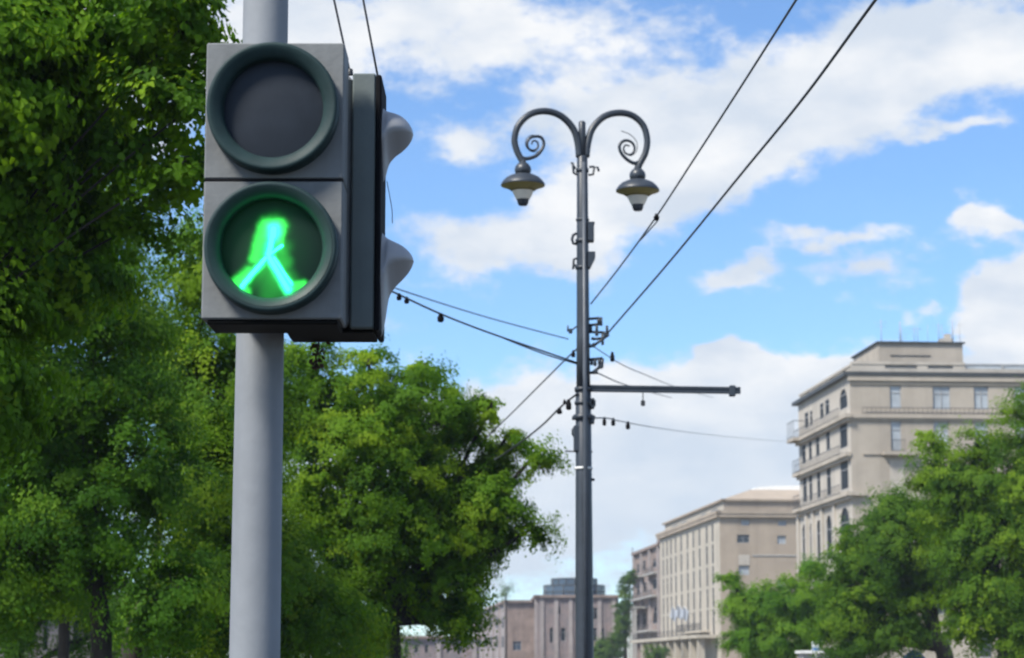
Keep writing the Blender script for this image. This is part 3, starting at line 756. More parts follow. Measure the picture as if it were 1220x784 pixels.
# ------------------------------------------------------------------ trees
def leaves_mesh(name, P, Nn, A, L_, W, tint, mat, parent, fold=True):
    """P positions, Nn normals, A axes (unit), L_ lengths, W half widths -> folded leaf blades"""
    n = len(P)
    B = np.cross(Nn, A); B /= np.linalg.norm(B, axis=1)[:, None] + 1e-9
    Nn = np.cross(A, B)
    Lc, Wc = L_[:, None], W[:, None]
    if fold:
        v = np.stack([P, P + A * Lc * .30 + B * Wc * .95 + Nn * Wc * .35, P + A * Lc * .72 + B * Wc * .62 + Nn * Wc * .15, P + A * Lc - Nn * Lc * .12,
                      P + A * Lc * .72 - B * Wc * .62 + Nn * Wc * .15, P + A * Lc * .30 - B * Wc * .95 + Nn * Wc * .35], 1)
        k = 6; fi = np.array([[0, 1, 2, 3], [0, 3, 4, 5]])
    else:
        v = np.stack([P, P + A * Lc * .42 + B * Wc, P + A * Lc - Nn * Lc * .1, P + A * Lc * .42 - B * Wc], 1)
        k = 4; fi = np.array([[0, 1, 2, 3]])
    v = v.reshape(-1, 3)
    f = (np.arange(n)[:, None, None] * k + fi[None]).reshape(-1, 4)
    off = wloc(parent)
    v = v - np.array([off.x, off.y, off.z])
    me = bpy.data.meshes.new(name)
    me.vertices.add(len(v)); me.vertices.foreach_set('co', v.astype(np.float32).ravel())
    me.loops.add(f.size); me.loops.foreach_set('vertex_index', f.astype(np.int32).ravel())
    me.polygons.add(len(f)); me.polygons.foreach_set('loop_start', np.arange(0, f.size, 4, dtype=np.int32))
    me.polygons.foreach_set('loop_total', np.full(len(f), 4, dtype=np.int32))
    me.update(calc_edges=True)
    at_ = me.attributes.new('tint', 'FLOAT', 'POINT')
    at_.data.foreach_set('value', np.repeat(tint, k).astype(np.float32))
    me.materials.append(mat)
    o = bpy.data.objects.new(name, me); COL.objects.link(o); o.parent = parent
    return o

def tree(name, label, base, trunk_r, lobes, leaf, n_clump, per, clump_r, mat, seed, group=None, fold=False, fork=None, lean=0.0, sprig=.25, tint=(.45, .2), cat='tree', flat=.38):
    """lobes: (centre Vector, (rx, ry, rz)); leaf clumps spread through each lobe, limbs run to them"""
    rng = np.random.default_rng(seed); rr = random.Random(seed)
    leaf, per = (leaf * .8, int(per * 1.7)) if fold else (leaf * .53, int(per * 3.1))
    base = Vector(base)
    root = thing(name, label, cat, base, group)
    vol = np.array([(l[1][0] * l[1][1] * l[1][2]) ** (2 / 3) for l in lobes]); vol /= vol.sum()
    cen = sum((Vector(l[0]) * float(w) for l, w in zip(lobes, vol)), Vector())
    lowest = min(l[0].z - l[1][2] * .6 for l in lobes)
    fz = fork if fork else max(1.2, lowest + .2 * (cen.z - lowest))
    m = MB()
    fk = Vector((base.x + lean + .15 * (cen.x - base.x), base.y + .15 * (cen.y - base.y), fz))
    tr = [base, base + Vector((lean * .2, 0, fz * .3)), base + Vector((lean * .6, .02, fz * .7)), fk]
    m.tube(smooth_path(tr, 5), [trunk_r * (1.35 if i == 0 else 1.08 - .3 * i / 15) for i in range(16)], 10)
    C, O = [], []
    for (c, r), w in zip(lobes, vol):
        n = max(4, int(round(n_clump * float(w))))
        d = rng.normal(size=(n, 3)); d /= np.linalg.norm(d, axis=1)[:, None]
        # an uneven surface: broad bulges and hollows
        ph = rng.uniform(0, 6.28, 6)
        bump = 1 + .13 * np.sin(d[:, 0] * 5 + ph[0]) * np.sin(d[:, 2] * 4 + ph[1]) + .10 * np.sin(d[:, 1] * 8 + ph[2] + d[:, 2] * 5)
        rad = (.38 + .62 * rng.random(n) ** .45) * bump
        p = np.array(c)[None] + d * rad[:, None] * np.array(r)[None]
        C.append(p); O.append(d)
        ends = [Vector(p[i]) for i in range(n)]
        c = Vector(c)
        l1 = fk.lerp(c, .55) + Vector((rr.uniform(-.2, .2), rr.uniform(-.2, .2), -.1)) * min(r)
        hub = c - Vector((0, 0, r[2] * .35))
        m.tube(smooth_path([fk - Vector((0, 0, trunk_r)), l1, hub, c], 5), [min(trunk_r * .62, .016 if fold else .07 if base.y < 60 else 9) * (1 - .68 * i / 15) for i in range(16)], 7)
        for e in rr.sample(ends, min(len(ends), 22)):
            s = hub.lerp(c, rr.random())
            mid = s.lerp(e, .5) + Vector((0, 0, -.08 * (e - s).length))
            m.tube([s, s.lerp(mid, .5) + Vector((rr.gauss(0, .06), rr.gauss(0, .06), rr.gauss(0, .05))) * (e - s).length, mid, mid.lerp(e, .5) + Vector((rr.gauss(0, .06), rr.gauss(0, .06), rr.gauss(0, .05))) * (e - s).length, e], [*((.05 if fold else min(trunk_r, .12)) * q for q in (.16, .13, .1, .07, .03))], 5, False)
    m.build('trunk', M['bark'], root)
    C = np.concatenate(C); O = np.concatenate(O); nc = len(C)
    ct = np.clip(rng.normal(tint[0], tint[1], nc), 0, 1)
    cr = clump_r * rng.uniform(.6, 1.35, nc)
    idx = np.repeat(np.arange(nc), per)
    n = len(idx)
    # each clump is a spray: leaves along a few twigs leaving the clump centre
    nt = 7
    td = rng.normal(size=(nc, nt, 3)); td += O[:, None, :] * .7; td[:, :, 2] *= flat
    td /= np.linalg.norm(td, axis=2)[:, :, None]
    ti = rng.integers(0, nt, n)
    t = rng.random(n) ** .7
    P = C[idx] + td[idx, ti] * (t * cr[idx] * 1.5)[:, None] + rng.normal(size=(n, 3)) * (cr[idx] * .16)[:, None]
    P[:, 2] -= (t * t * cr[idx] * .35)
    Nn = np.array([0, 0, .42])[None] + O[idx] * .40 + (P - C[idx]) / (cr[idx] * 1.1)[:, None] * .55 + rng.normal(size=(n, 3)) * .19
    Nn /= np.linalg.norm(Nn, axis=1)[:, None]
    A = td[idx, ti] * .7 + rng.normal(size=(n, 3)) * .55 + np.array([0, 0, -.45])[None]
    A -= Nn * (A * Nn).sum(1)[:, None]; A /= np.linalg.norm(A, axis=1)[:, None]
    L_ = leaf * rng.uniform(.65, 1.25, n); W = L_ * rng.uniform(.32, .46, n)
    tn = np.clip(ct[idx] + rng.normal(0, .05, n) + (t - .5) * .12, 0, 1)
    leaves_mesh('crown', P, Nn, A, L_, W, tn, mat, root, fold)
    return root

def lobe(px, py, Y, rx, ry, rd=None):
    """a lobe centred at a photo point at depth Y, half sizes in photo pixels there (rd: metres in depth)"""
    s = Y * 1.02 / F
    return (at(px, py, Y), (rx * s, rd if rd else rx * s * .9, ry * s))
def gx(px, Y): return (at(px, 784, Y).x, Y, 0)

GP = 'park trees behind the traffic light'
tree('linden_tree', 'big leafy linden overhanging the top left corner, trunk out of view', gx(-190, 21), .26,
     [lobe(-40, 110, 21, 130, 180), lobe(55, 30, 21.5, 90, 100), lobe(165, 10, 21, 60, 40), lobe(215, 25, 21, 34, 30), lobe(192, 112, 21, 22, 24), lobe(214, 188, 21, 18, 26), lobe(30, 280, 22, 90, 110), lobe(-90, 420, 21, 130, 160), lobe(165, 255, 22, 34, 30), lobe(85, 150, 22.5, 50, 70), lobe(150, 50, 21.5, 34, 18), lobe(150, 165, 21.5, 12, 22), lobe(228, 120, 21, 9, 18)],
     .105, 330, 150, .36, LEAF['near'], 11, GP, True, tint=(.45, .26))
tree('linden_tree', 'dark dense tree filling the left edge, on the thicker of the two close dark trunks', gx(120, 33), .17,
     [lobe(60, 420, 33, 120, 140), lobe(-30, 600, 33, 110, 100), lobe(110, 570, 33, 95, 105), lobe(100, 270, 34, 70, 80), lobe(30, 705, 33, 60, 36), lobe(205, 700, 33, 40, 55)],
     .115, 360, 180, .5, LEAF['deep'], 12, GP, tint=(.5, .24))
tree('linden_tree', 'tree just behind the signal pole whose low boughs reach the bottom of the picture', gx(157, 39), .22,
     [lobe(250, 320, 39, 52, 62), lobe(265, 470, 39, 75, 80), lobe(250, 590, 38, 70, 65), lobe(290, 690, 38, 80, 70), lobe(215, 740, 38, 36, 34), lobe(205, 420, 40, 50, 60), lobe(370, 730, 39, 46, 46)],
     .12, 330, 180, .5, LEAF['maple'], 13, GP, tint=(.5, .27))
tree('linden_tree', 'slender dark tree, leftmost of the trunks that show under the leaves', gx(75, 47), .13,
     [lobe(60, 560, 47, 100, 80), lobe(-20, 660, 47, 80, 46), lobe(110, 660, 47, 50, 40)], .12, 160, 150, .5, LEAF['deep'], 14, GP)
tree('maple_tree', 'broad maple with a rounded crown between the signal pole and the lamp post', gx(471, 45), .13,
     [lobe(430, 560, 45, 105, 90), lobe(400, 480, 45, 75, 50), lobe(500, 500, 45, 62, 48), lobe(553, 560, 45, 46, 54), lobe(580, 610, 45, 36, 42), lobe(588, 575, 45, 20, 26), lobe(556, 655, 45, 30, 34), lobe(545, 705, 45, 22, 26), lobe(410, 750, 44, 34, 20), lobe(552, 745, 45, 12, 12), lobe(480, 640, 45, 88, 58), lobe(390, 660, 45, 64, 62),
      lobe(440, 432, 45, 17, 22), lobe(505, 440, 45, 24, 14), lobe(583, 482, 45, 9, 18), lobe(600, 520, 45, 16, 18), lobe(632, 545, 45, 10, 8), lobe(632, 628, 45, 12, 7), lobe(420, 725, 44, 32, 26), lobe(525, 700, 45, 28, 22), lobe(365, 425, 45, 30, 14), lobe(556, 680, 45, 18, 14), lobe(543, 730, 45, 9, 10), lobe(512, 735, 45.5, 22, 14), lobe(500, 715, 46, 24, 14), lobe(445, 740, 46, 18, 18), lobe(548, 650, 45, 30, 24)],
       .125, 580, 170, .38, LEAF['maple'], 15, GP, fork=2.6, tint=(.5, .26))
tree('linden_tree', 'low dark leafy tree far behind the signal pole, filling the gap above the ground', gx(262, 62), .16,
     [lobe(180, 745, 62, 60, 40), lobe(300, 755, 62, 60, 38), lobe(400, 752, 63, 44, 34), lobe(450, 772, 63, 24, 18), lobe(240, 700, 63, 60, 40), lobe(340, 720, 63, 50, 36)], .13, 260, 110, .6, LEAF['deep'], 31, GP, tint=(.35, .2), fork=1.4)
tree('linden_tree', 'dark leafy tree deepest in the lower left corner, hiding most of the pale wall', gx(4, 60), .16,
     [lobe(-20, 725, 60, 50, 40), lobe(20, 690, 60, 60, 30), lobe(70, 705, 61, 50, 26), lobe(135, 735, 61, 28, 42), lobe(15, 760, 60, 22, 30), lobe(92, 765, 61, 14, 18)], .13, 200, 110, .6, LEAF['deep'], 32, GP, tint=(.3, .2), fork=1.4)
GA = 'avenue trees in front of the apartment block'
tree('avenue_tree', 'tallest bright green tree at the right edge, covering the corner of the apartment block', gx(1196, 85), .24,
     [lobe(1240, 555, 85, 62, 72), lobe(1185, 570, 85, 46, 46), lobe(1145, 580, 85, 28, 26), lobe(1215, 640, 85, 65, 60), lobe(1172, 660, 85, 38, 50), lobe(1200, 715, 85, 58, 32), lobe(1112, 528, 86, 10, 16), lobe(1128, 560, 86, 14, 16), lobe(1232, 478, 85, 26, 20), lobe(1165, 525, 85, 13, 10), lobe(1112, 572, 86, 20, 26), lobe(1125, 612, 86, 24, 30), lobe(1160, 735, 85, 30, 30), lobe(1225, 755, 85, 40, 24)],
     .20, 380, 140, .62, LEAF['park'], 16, GA, tint=(.55, .25))
tree('avenue_tree', 'wide green tree with a dark hollow below, second from the right edge', gx(1126, 98), .42,
     [lobe(1080, 645, 98, 60, 50), lobe(1030, 685, 98, 38, 42), lobe(1115, 655, 99, 42, 56), lobe(1040, 730, 98, 50, 30), lobe(1068, 608, 98, 26, 22), lobe(1000, 735, 98, 22, 22), lobe(1095, 712, 98, 30, 20), lobe(1070, 752, 98, 36, 20), lobe(1015, 765, 98, 40, 18)],
     .21, 330, 140, .64, LEAF['park'], 17, GA, tint=(.42, .24))
tree('avenue_tree', 'low dark green tree before the tan building, leftmost of the avenue trees', gx(925, 128), .26,
     [lobe(905, 722, 128, 30, 28), lobe(945, 715, 128, 32, 24), lobe(930, 758, 128, 46, 22), lobe(980, 722, 128, 22, 28), lobe(870, 692, 128, 5, 7), lobe(970, 674, 128, 5, 7), lobe(886, 765, 128, 16, 12)],
     .24, 240, 120, .66, LEAF['deep'], 18, GA, tint=(.75, .2))
tree('avenue_tree', 'thin pointed tree against the arched windows of the apartment block', gx(1008, 140), .16,
     [lobe(1007, 655, 140, 4, 28), lobe(1005, 705, 140, 9, 26), lobe(966, 676, 140, 5, 12), lobe(985, 692, 140, 5, 7)], .22, 70, 90, .42, LEAF['deep'], 19, GA, tint=(.7, .2))
tree('street_tree', 'tall narrow green tree beside the pink balcony building', gx(745, 340), .3,
     [lobe(745, 705, 340, 4, 26), lobe(741, 740, 340, 6, 30), lobe(751, 688, 342, 3, 12), lobe(735, 765, 340, 5, 18)], .34, 120, 80, .62, LEAF['far'], 20, tint=(.4, .2))
tree('street_tree', 'low rounded green tree just right of the lamp post foot', gx(722, 320), .3, [lobe(721, 774, 320, 9, 17), lobe(712, 780, 320, 6, 14)], .36, 70, 80, .6, LEAF['far'], 21, tint=(.55, .2))
tree('hedge_shrub', 'small clipped green shrub under the porch of the tan building', gx(783, 318), .2, [lobe(776, 776, 318, 5, 7), lobe(789, 776, 318, 5, 7), lobe(783, 785, 318, 9, 9)], .3, 60, 60, .6, LEAF['far'], 22, cat='shrub', tint=(.6, .2))
tree('bare_tree', 'wispy thin-leaved tree rising above the far brown building', gx(603, 400), .2, [lobe(604, 698, 400, 6, 8), lobe(598, 706, 400, 5, 8)], .3, 16, 26, .9, LEAF['far'], 23, tint=(.7, .1))

# ------------------------------------------------------------------ buildings
UPZ = Vector((0, 0, 1))
def facade(parent, O, u, n, W, z0, z1, ops, wall_mat, reveal=.28, pane='glass', name='wall', frames=True, mull=1):
    """wall along u from O with real openings (a0, a1, b0, b1, arched[, pane]); each opening holds a window part with its pane"""
    us = sorted(set([0.0, W] + [x for o in ops for x in o[:2]])); zs = sorted(set([z0, z1] + [x for o in ops for x in o[2:4]]))
    def P(a, z, b=0.0): return (O.x + u.x * a + n.x * b, O.y + u.y * a + n.y * b, z)
    m = MB()
    for i in range(len(us) - 1):
        for j in range(len(zs) - 1):
            ca, cz = (us[i] + us[i + 1]) / 2, (zs[j] + zs[j + 1]) / 2
            if any(o[0] < ca < o[1] and o[2] < cz < o[3] for o in ops): continue
            m.add([P(us[i], zs[j]), P(us[i + 1], zs[j]), P(us[i + 1], zs[j + 1]), P(us[i], zs[j + 1])], [(0, 1, 2, 3)])
    for o in ops:
        a0, a1, b0, b1 = o[:4]; r = reveal
        m.add([P(a0, b0), P(a1, b0), P(a1, b0, -r), P(a0, b0, -r)], [(0, 1, 2, 3)])
        m.add([P(a0, b1), P(a1, b1), P(a1, b1, -r), P(a0, b1, -r)], [(0, 1, 2, 3)])
        m.add([P(a0, b0), P(a0, b1), P(a0, b1, -r), P(a0, b0, -r)], [(0, 1, 2, 3)])
        m.add([P(a1, b0), P(a1, b1), P(a1, b1, -r), P(a1, b0, -r)], [(0, 1, 2, 3)])
        if len(o) > 4 and o[4]:
            hw = (a1 - a0) / 2; zc = b1 - hw; c = (a0 + a1) / 2; k = 10
            arc = [(c - hw * math.cos(math.pi * i / k), zc + hw * math.sin(math.pi * i / k)) for i in range(k + 1)]
            h = k // 2
            m.add([P(a0, b1, -.003)] + [P(*q, -.003) for q in arc[:h + 1]], [tuple(range(h + 2))])
            m.add([P(a1, b1, -.003)] + [P(*q, -.003) for q in arc[h:]], [tuple(range(k - h + 2))])
    w = m.build(name, wall_mat, parent)
    for o in ops:
        a0, a1, b0, b1 = o[:4]; pm = o[5] if len(o) > 5 else pane
        fw = min(.08, (a1 - a0) * .1)
        f = MB()
        d0, d1 = -reveal + .004, -reveal + .06
        f.obox(O, u, n, a0 + .002, a0 + fw, d0, d1, b0 + .002, b1 - .002); f.obox(O, u, n, a1 - fw, a1 - .002, d0, d1, b0 + .002, b1 - .002)
        f.obox(O, u, n, a0 + fw, a1 - fw, d0, d1, b1 - fw, b1 - .002); f.obox(O, u, n, a0 + fw, a1 - fw, d0, d1, b0 + .002, b0 + fw)
        nm = max(1, int(round((a1 - a0) / .8))) if mull else 0
        for q in range(1, nm):
            c = a0 + (a1 - a0) * q / nm; f.obox(O, u, n, c - fw * .4, c + fw * .4, d0, d1 - .01, b0 + fw, b1 - fw)
        c = b0 + (b1 - b0) * .68; f.obox(O, u, n, a0 + fw, a1 - fw, d0, d1 - .015, c - fw * .4, c + fw * .4)
        fo = f.build('window', M['frame'], parent)
        p = MB(); p.add([P(a0, b0, -reveal), P(a1, b0, -reveal), P(a1, b1, -reveal), P(a0, b1, -reveal)], [(0, 1, 2, 3)])
        p.build('pane', M[pm], fo)
    return w

def part(parent, name, mat, fn, sub=None):
    m = MB(); fn(m); return m.build(name, M[mat] if isinstance(mat, str) else mat, sub or parent)

def railing(m, O, u, n, a0, a1, b, z, h=1.0, step=.35):
    for zz in (z + .1, z + h): m.obox(O, u, n, a0, a1, b - .02, b + .02, zz - .025, zz + .025)
    k = max(1, int((a1 - a0) / step))
    for i in range(k + 1):
        a = a0 + (a1 - a0) * i / k
        m.obox(O, u, n, a - .012, a + .012, b - .012, b + .012, z, z + h - .026)

# --- apartment block with ledges and penthouse
def apartment_block():
    Cc = at(1012, 447, 190); Cc.z = 0
    fl = at(951, 484, 212); fl.z = 0
    dl = (fl - Cc); WL = dl.length; dl.normalize()
    uf = Vector((dl.y, -dl.x, 0)); nl = -uf; nf = -dl
    WF = 36.0
    root = thing('apartment_building', 'grey beige apartment block with balcony ledges, arched corner windows and roof antennas', 'building', (Cc.x, Cc.y, 0))
    hl = lambda px, py: hit(px, py, Cc, dl); hf = lambda px, py: hit(px, py, Cc, uf)
    ZC = hl(1011, 448)[1]
    ZL = [hl(1011, y)[1] for y in (495, 540.5, 588)]
    # left facade: four bays and the corner bay, a set of rows
    ops = []
    rows = [[(958.8, 962.2, 491, 511), (965, 967.3, 489, 508), (977, 980.4, 480, 499.5), (983.2, 987.2, 475.6, 495), (1001, 1008, 463, 488)],
            [(955.8, 959.2, 529.5, 553), (963.5, 966.5, 525, 549), (972, 975.5, 520, 544.5), (984.4, 988, 513, 537), (1001, 1008, 500, 534.5)],
            [(956.7, 960.4, 568.6, 599), (964, 967, 565, 597), (973.4, 976.6, 561.5, 594), (985, 989, 556.5, 591), (1002, 1009, 549, 584)],
            [(956, 960, 624, 662), (965, 968.6, 622, 662), (973.4, 977.3, 619, 662), (985, 989.7, 613.5, 662), (1002, 1010.4, 604, 662)]]
    for ri, row in enumerate(rows):
        for bi, (p0, p1, y0, y1) in enumerate(row):
            pm = (p0 + p1) / 2
            (t0, _), (t1, _), (_, zt), (_, zb) = hl(p1, y0), hl(p0, y0), hl(pm, y0), hl(pm, y1)
            if ri == 3: zb = 11.0
            tw = (t1 - t0) * .16; ops.append((max(.15, t0 - tw), min(WL - .2, t1 + tw), zb, zt, (ri == 3) or (ri == 0 and bi == 4)))
    for a in (2.0, 6.5, 11, 15.5): ops.append((a, a + 1.6, 4.5, 8.5, False))
    facade(root, Cc, dl, nl, WL, 0, ZC, ops, M['stone_pale_and_lit'], .07, pane='glass_dark', mull=0)  # left wall in the lighter tone that carries sunlight
    # front facade
    fo = []
    for (p0, p1, y0, y1, pm) in ((1060, 1073.5, 459, 487, 'curtain'), (1111, 1132, 460, 488, 'curtain'), (1160, 1177.5, 460, 488, 'curtain'), (1208, 1222, 460, 488, 'curtain'),
                             (1061, 1073.5, 500.5, 537, 'curtain'), (1112, 1130, 501, 537, 'curtain'), (1161, 1177, 501, 537, 'curtain'), (1209, 1222, 501, 537, 'curtain')):
        (t0, zt), (t1, _) = hf(p0, y0), hf(p1, y0); zb = hf(p0, y1)[1]
        fo.append((t0, t1, zb, zt, False, pm))
    for z in (13.2, 9.6, 6.0, 2.4):
        for p0, p1 in ((1112, 1129), (1161, 1177), (1209, 1222)):
            fo.append((hf(p0, 600)[0], hf(p1, 600)[0], z, z + 2.1, False, 'glass'))
    facade(root, Cc, uf, nf, WF, 0, ZC, fo, M['stone_grey'], .14)
    far = Cc + uf * WF; bk = Cc + dl * WL
    part(root, 'wall', 'stone_grey', lambda m: m.obox(Cc, uf, nf, .5, WF - .001, -WL + .001, -WL + .4, 0, ZC - .01).obox(Cc, uf, nf, WF - .4, WF - .003, -WL + .45, -.5, 0, ZC - .01))
    # blind panel below the balcony, a shade paler
    a0, z1 = hf(1060, 548); a1, z0 = hf(1078.5, 588)
    part(root, 'blind_panel', 'stone_pale_and_lit', lambda m: m.obox(Cc, uf, nf, a0, a1, .002, .05, z0, z1))
    part(root, 'roof', 'roof_felt', lambda m: m.obox(Cc, uf, nf, .3, WF - .3, -WL + .3, -.3, ZC - .4, ZC - .02))
    # cornice: dark line all round with a pale fascia under it
    def corn(m):
        m.obox(Cc, uf, nf, -.45, WF, -.2, .32, ZC, ZC + .32); m.obox(Cc, dl, nl, -.2, WL + .9, -.3, .45, ZC + .003, ZC + .317)
    part(root, 'cornice', 'cornice_dark', corn)
    part(root, 'frieze', 'stone_grey', lambda m: m.obox(Cc, uf, nf, .0, WF, .004, .12, ZC - .74, ZC - .60).obox(Cc, uf, nf, -.2, WF, .004, .25, ZC - .45, ZC - .003))
    # parapet with louvred openings
    zp = hf(1100, 432.5)[1]
    def para(m):
        spans = [(0.2, hf(1055, 440)[0]), (hf(1093, 440)[0], hf(1106, 440)[0]), (hf(1136, 440)[0], hf(1150, 440)[0])]
        z0 = ZC + .33
        for a, b in spans: m.obox(Cc, uf, nf, a, b, -.5, -.1, z0, zp - .15)
        m.obox(Cc, uf, nf, .2, hf(1150, 440)[0], -.55, -.05, zp - .148, zp + .1)
        m.obox(Cc, uf, nf, .2, WF, -.52, -.08, z0 - .01, z0 + .35)
    part(root, 'parapet', 'stone_pale_and_lit', para)
    def louv(m):
        for a, b in ((1055, 1093), (1106, 1136)):
            A, B_ = hf(a, 440)[0], hf(b, 440)[0]
            m.obox(Cc, uf, nf, A, B_, -.45, -.35, ZC + .7, zp - .15)
            k = 9
            for i in range(k + 1): c = A + (B_ - A) * i / k; m.obox(Cc, uf, nf, c - .04, c + .04, -.35, -.28, ZC + .7, zp - .15)
    part(root, 'louvre', 'frame', louv)
    def terr(m):
        a0 = hf(1151, 440)[0]
        m.obox(Cc, uf, nf, a0, WF, -.3, -.26, ZC + .72, zp - .12); 
    part(root, 'terrace_glazing', 'curtain', terr)
    def terr_r(m):
        a0 = hf(1151, 440)[0]
        m.obox(Cc, uf, nf, a0, WF, -.34, -.22, zp - .118, zp - .0)
        for i in range(9): a = a0 + (WF - a0) * i / 8.05; m.obox(Cc, uf, nf, a, a + .12, -.25, -.15, ZC + .7, zp - .12)
    part(root, 'terrace_rail', 'frame', terr_r)
    # left parapet: pale openwork balustrade
    zq = hl(1005, 437.5)[1]
    def bal(m):
        k = 30
        for i in range(k):
            a = .25 + (WL - .3) * i / k
            m.obox(Cc, dl, nl, a, a + .36, -.4, -.1, ZC + .33, zq - .2 - (.25 if i % 7 == 3 else 0))
        m.obox(Cc, dl, nl, .2, WL, -.45, -.05, zq - .197, zq); m.obox(Cc, dl, nl, .2, WL, -.47, -.03, ZC + .32, ZC + .5)
    part(root, 'balustrade', 'stone_pale_and_lit', bal)
    # ledges with railings
    for i, z in enumerate(ZL):
        pr = (.55, .5, .55)[i]
        lg = MB(); lg.obox(Cc, dl, nl, -.5 if i != 1 else -.1, WL + .2, .002, pr, z - .28, z + .05); lg.obox(Cc, dl, nl, -.3 if i != 1 else .1, WL, .002, pr - .2, z - .55, z - .283)
        if i == 0: lg.obox(Cc, uf, nf, -.5, WF, .003, .28, z - .283, z + .047); lg.obox(Cc, uf, nf, -.25, WF, .003, .14, z - .5, z - .286)
        if i == 2: lg.obox(Cc, uf, nf, -.5, 1.2, .003, .45, z - .283, z + .047)
        lo = lg.build('ledge', M['stone_grey'], root)
        rl = MB(); railing(rl, Cc, dl, nl, 2.6, WL + .1, pr - .08, z + .05, .8, .5)
        if i == 0: railing(rl, Cc, uf, nf, 1.0, WF, .22, z + .05, .55, .4)
        rl.build('railing', M['rail'], lo)
    # end balconies
    for i, (z, pr) in enumerate(((ZL[0], 1.0), (ZL[1], .55), (ZL[2], .6))):
        b = MB(); b.obox(Cc, dl, nl, WL - 2.6, WL + .6, .55, pr + .05, z - .25, z + .04); bo = b.build('balcony', M['stone_grey'], root)
        r = MB(); railing(r, Cc, dl, nl, WL - 2.6, WL + .6, pr, z + .05, 1.55 if i == 0 else 1.2, .5)
        if i == 0: r.obox(Cc, dl, nl, WL - 2.62, WL - 2.56, .0, pr, z + 1.55, z + 1.62)
        r.build('railing', M['rail'], bo)
    # front balcony under a window
    a0, z = hf(1051, 540)
    a1 = hf(1092, 540)[0]
    b = MB(); b.obox(Cc, uf, nf, a0, a1, .002, .7, z - .18, z + .1); bo = b.build('balcony', M['stone_grey'], root)
    r = MB(); railing(r, Cc, uf, nf, hf(1060, 540)[0], hf(1077, 540)[0], .6, z + .1, 1.0, .16); r.build('railing', M['rail'], bo)
    # stone string course on the front at the second ledge, pilasters on the arcade
    part(root, 'string_course', 'stone_grey', lambda m: m.obox(Cc, uf, nf, hf(1028, 540)[0], a0 - .01, .002, .12, z - .12, z + .02))
    for px in (952.6, 962.5, 970.5, 981, 996):
        t = hl(px, 640)[0]; part(root, 'pilaster', 'stone_pale_and_lit', lambda m: m.obox(Cc, dl, nl, t - .35, t + .35, .003, .22, 0, ZL[2] - .56))
    # penthouse
    dep = 5.0
    O2 = Cc + dl * dep
    tA = hit(1047, 420, O2, uf)[0]; tB = hit(1147, 420, O2, uf)[0]; zt = hit(1100, 409, O2, uf)[1]
    po = MB(); po.obox(O2, uf, nf, tA, tB, -10, 0, ZC - .05, zt); ph = po.build('penthouse', M['stone_grey'], root)
    part(root, 'coping', 'cornice_dark', lambda m: m.obox(O2, uf, nf, tA - .2, tB + .2, -10.2, .2, zt + .002, zt + .12), ph)
    part(root, 'chimney', 'stone_pale_and_lit', lambda m: m.obox(O2, uf, nf, tB - 1.4, tB - .35, -3, -2, zt + .2, zt + .75).obox(O2, uf, nf, tB - .9, tB - .4, -2.8, -2.2, zt + .75, zt + 1.2), ph)
    part(root, 'drain_pipe', 'cornice_dark', lambda m: m.obox(O2, uf, nf, tA + 1.0, tA + 4.6, .002, .06, zt - 1.15, zt - 1.08), ph)
    rr = random.Random(3)
    for (px, ytop, r) in ((1049.5, 381, .05), (1072, 383, .07), (1074, 390, .03), (1089, 388, .03), (1093, 389, .03), (1105, 386, .025), (1118, 384, .045), (1121.5, 388, .03), (1123.5, 396, .03), (1134.5, 382, .07), (1143, 384, .03)):
        yd = rr.uniform(-4, -.6)
        Q = O2 - nf * (-yd)
        t, z = hit(px, ytop, Q, uf)
        b0 = Q + uf * t
        m = MB(); m.tube([(b0.x, b0.y, zt + .15), (b0.x, b0.y, z)], [r * .8, r * .6], 6)
        if rr.random() < .6:
            for q in range(rr.randint(1, 3)):
                h = z - .25 - q * .35; w = rr.uniform(.25, .6)
                m.tube([(b0.x - w, b0.y, h), (b0.x + w, b0.y, h)], .012, 5)
        m.build('roof_antenna', M['frame'], root)
    return root
apartment_block()

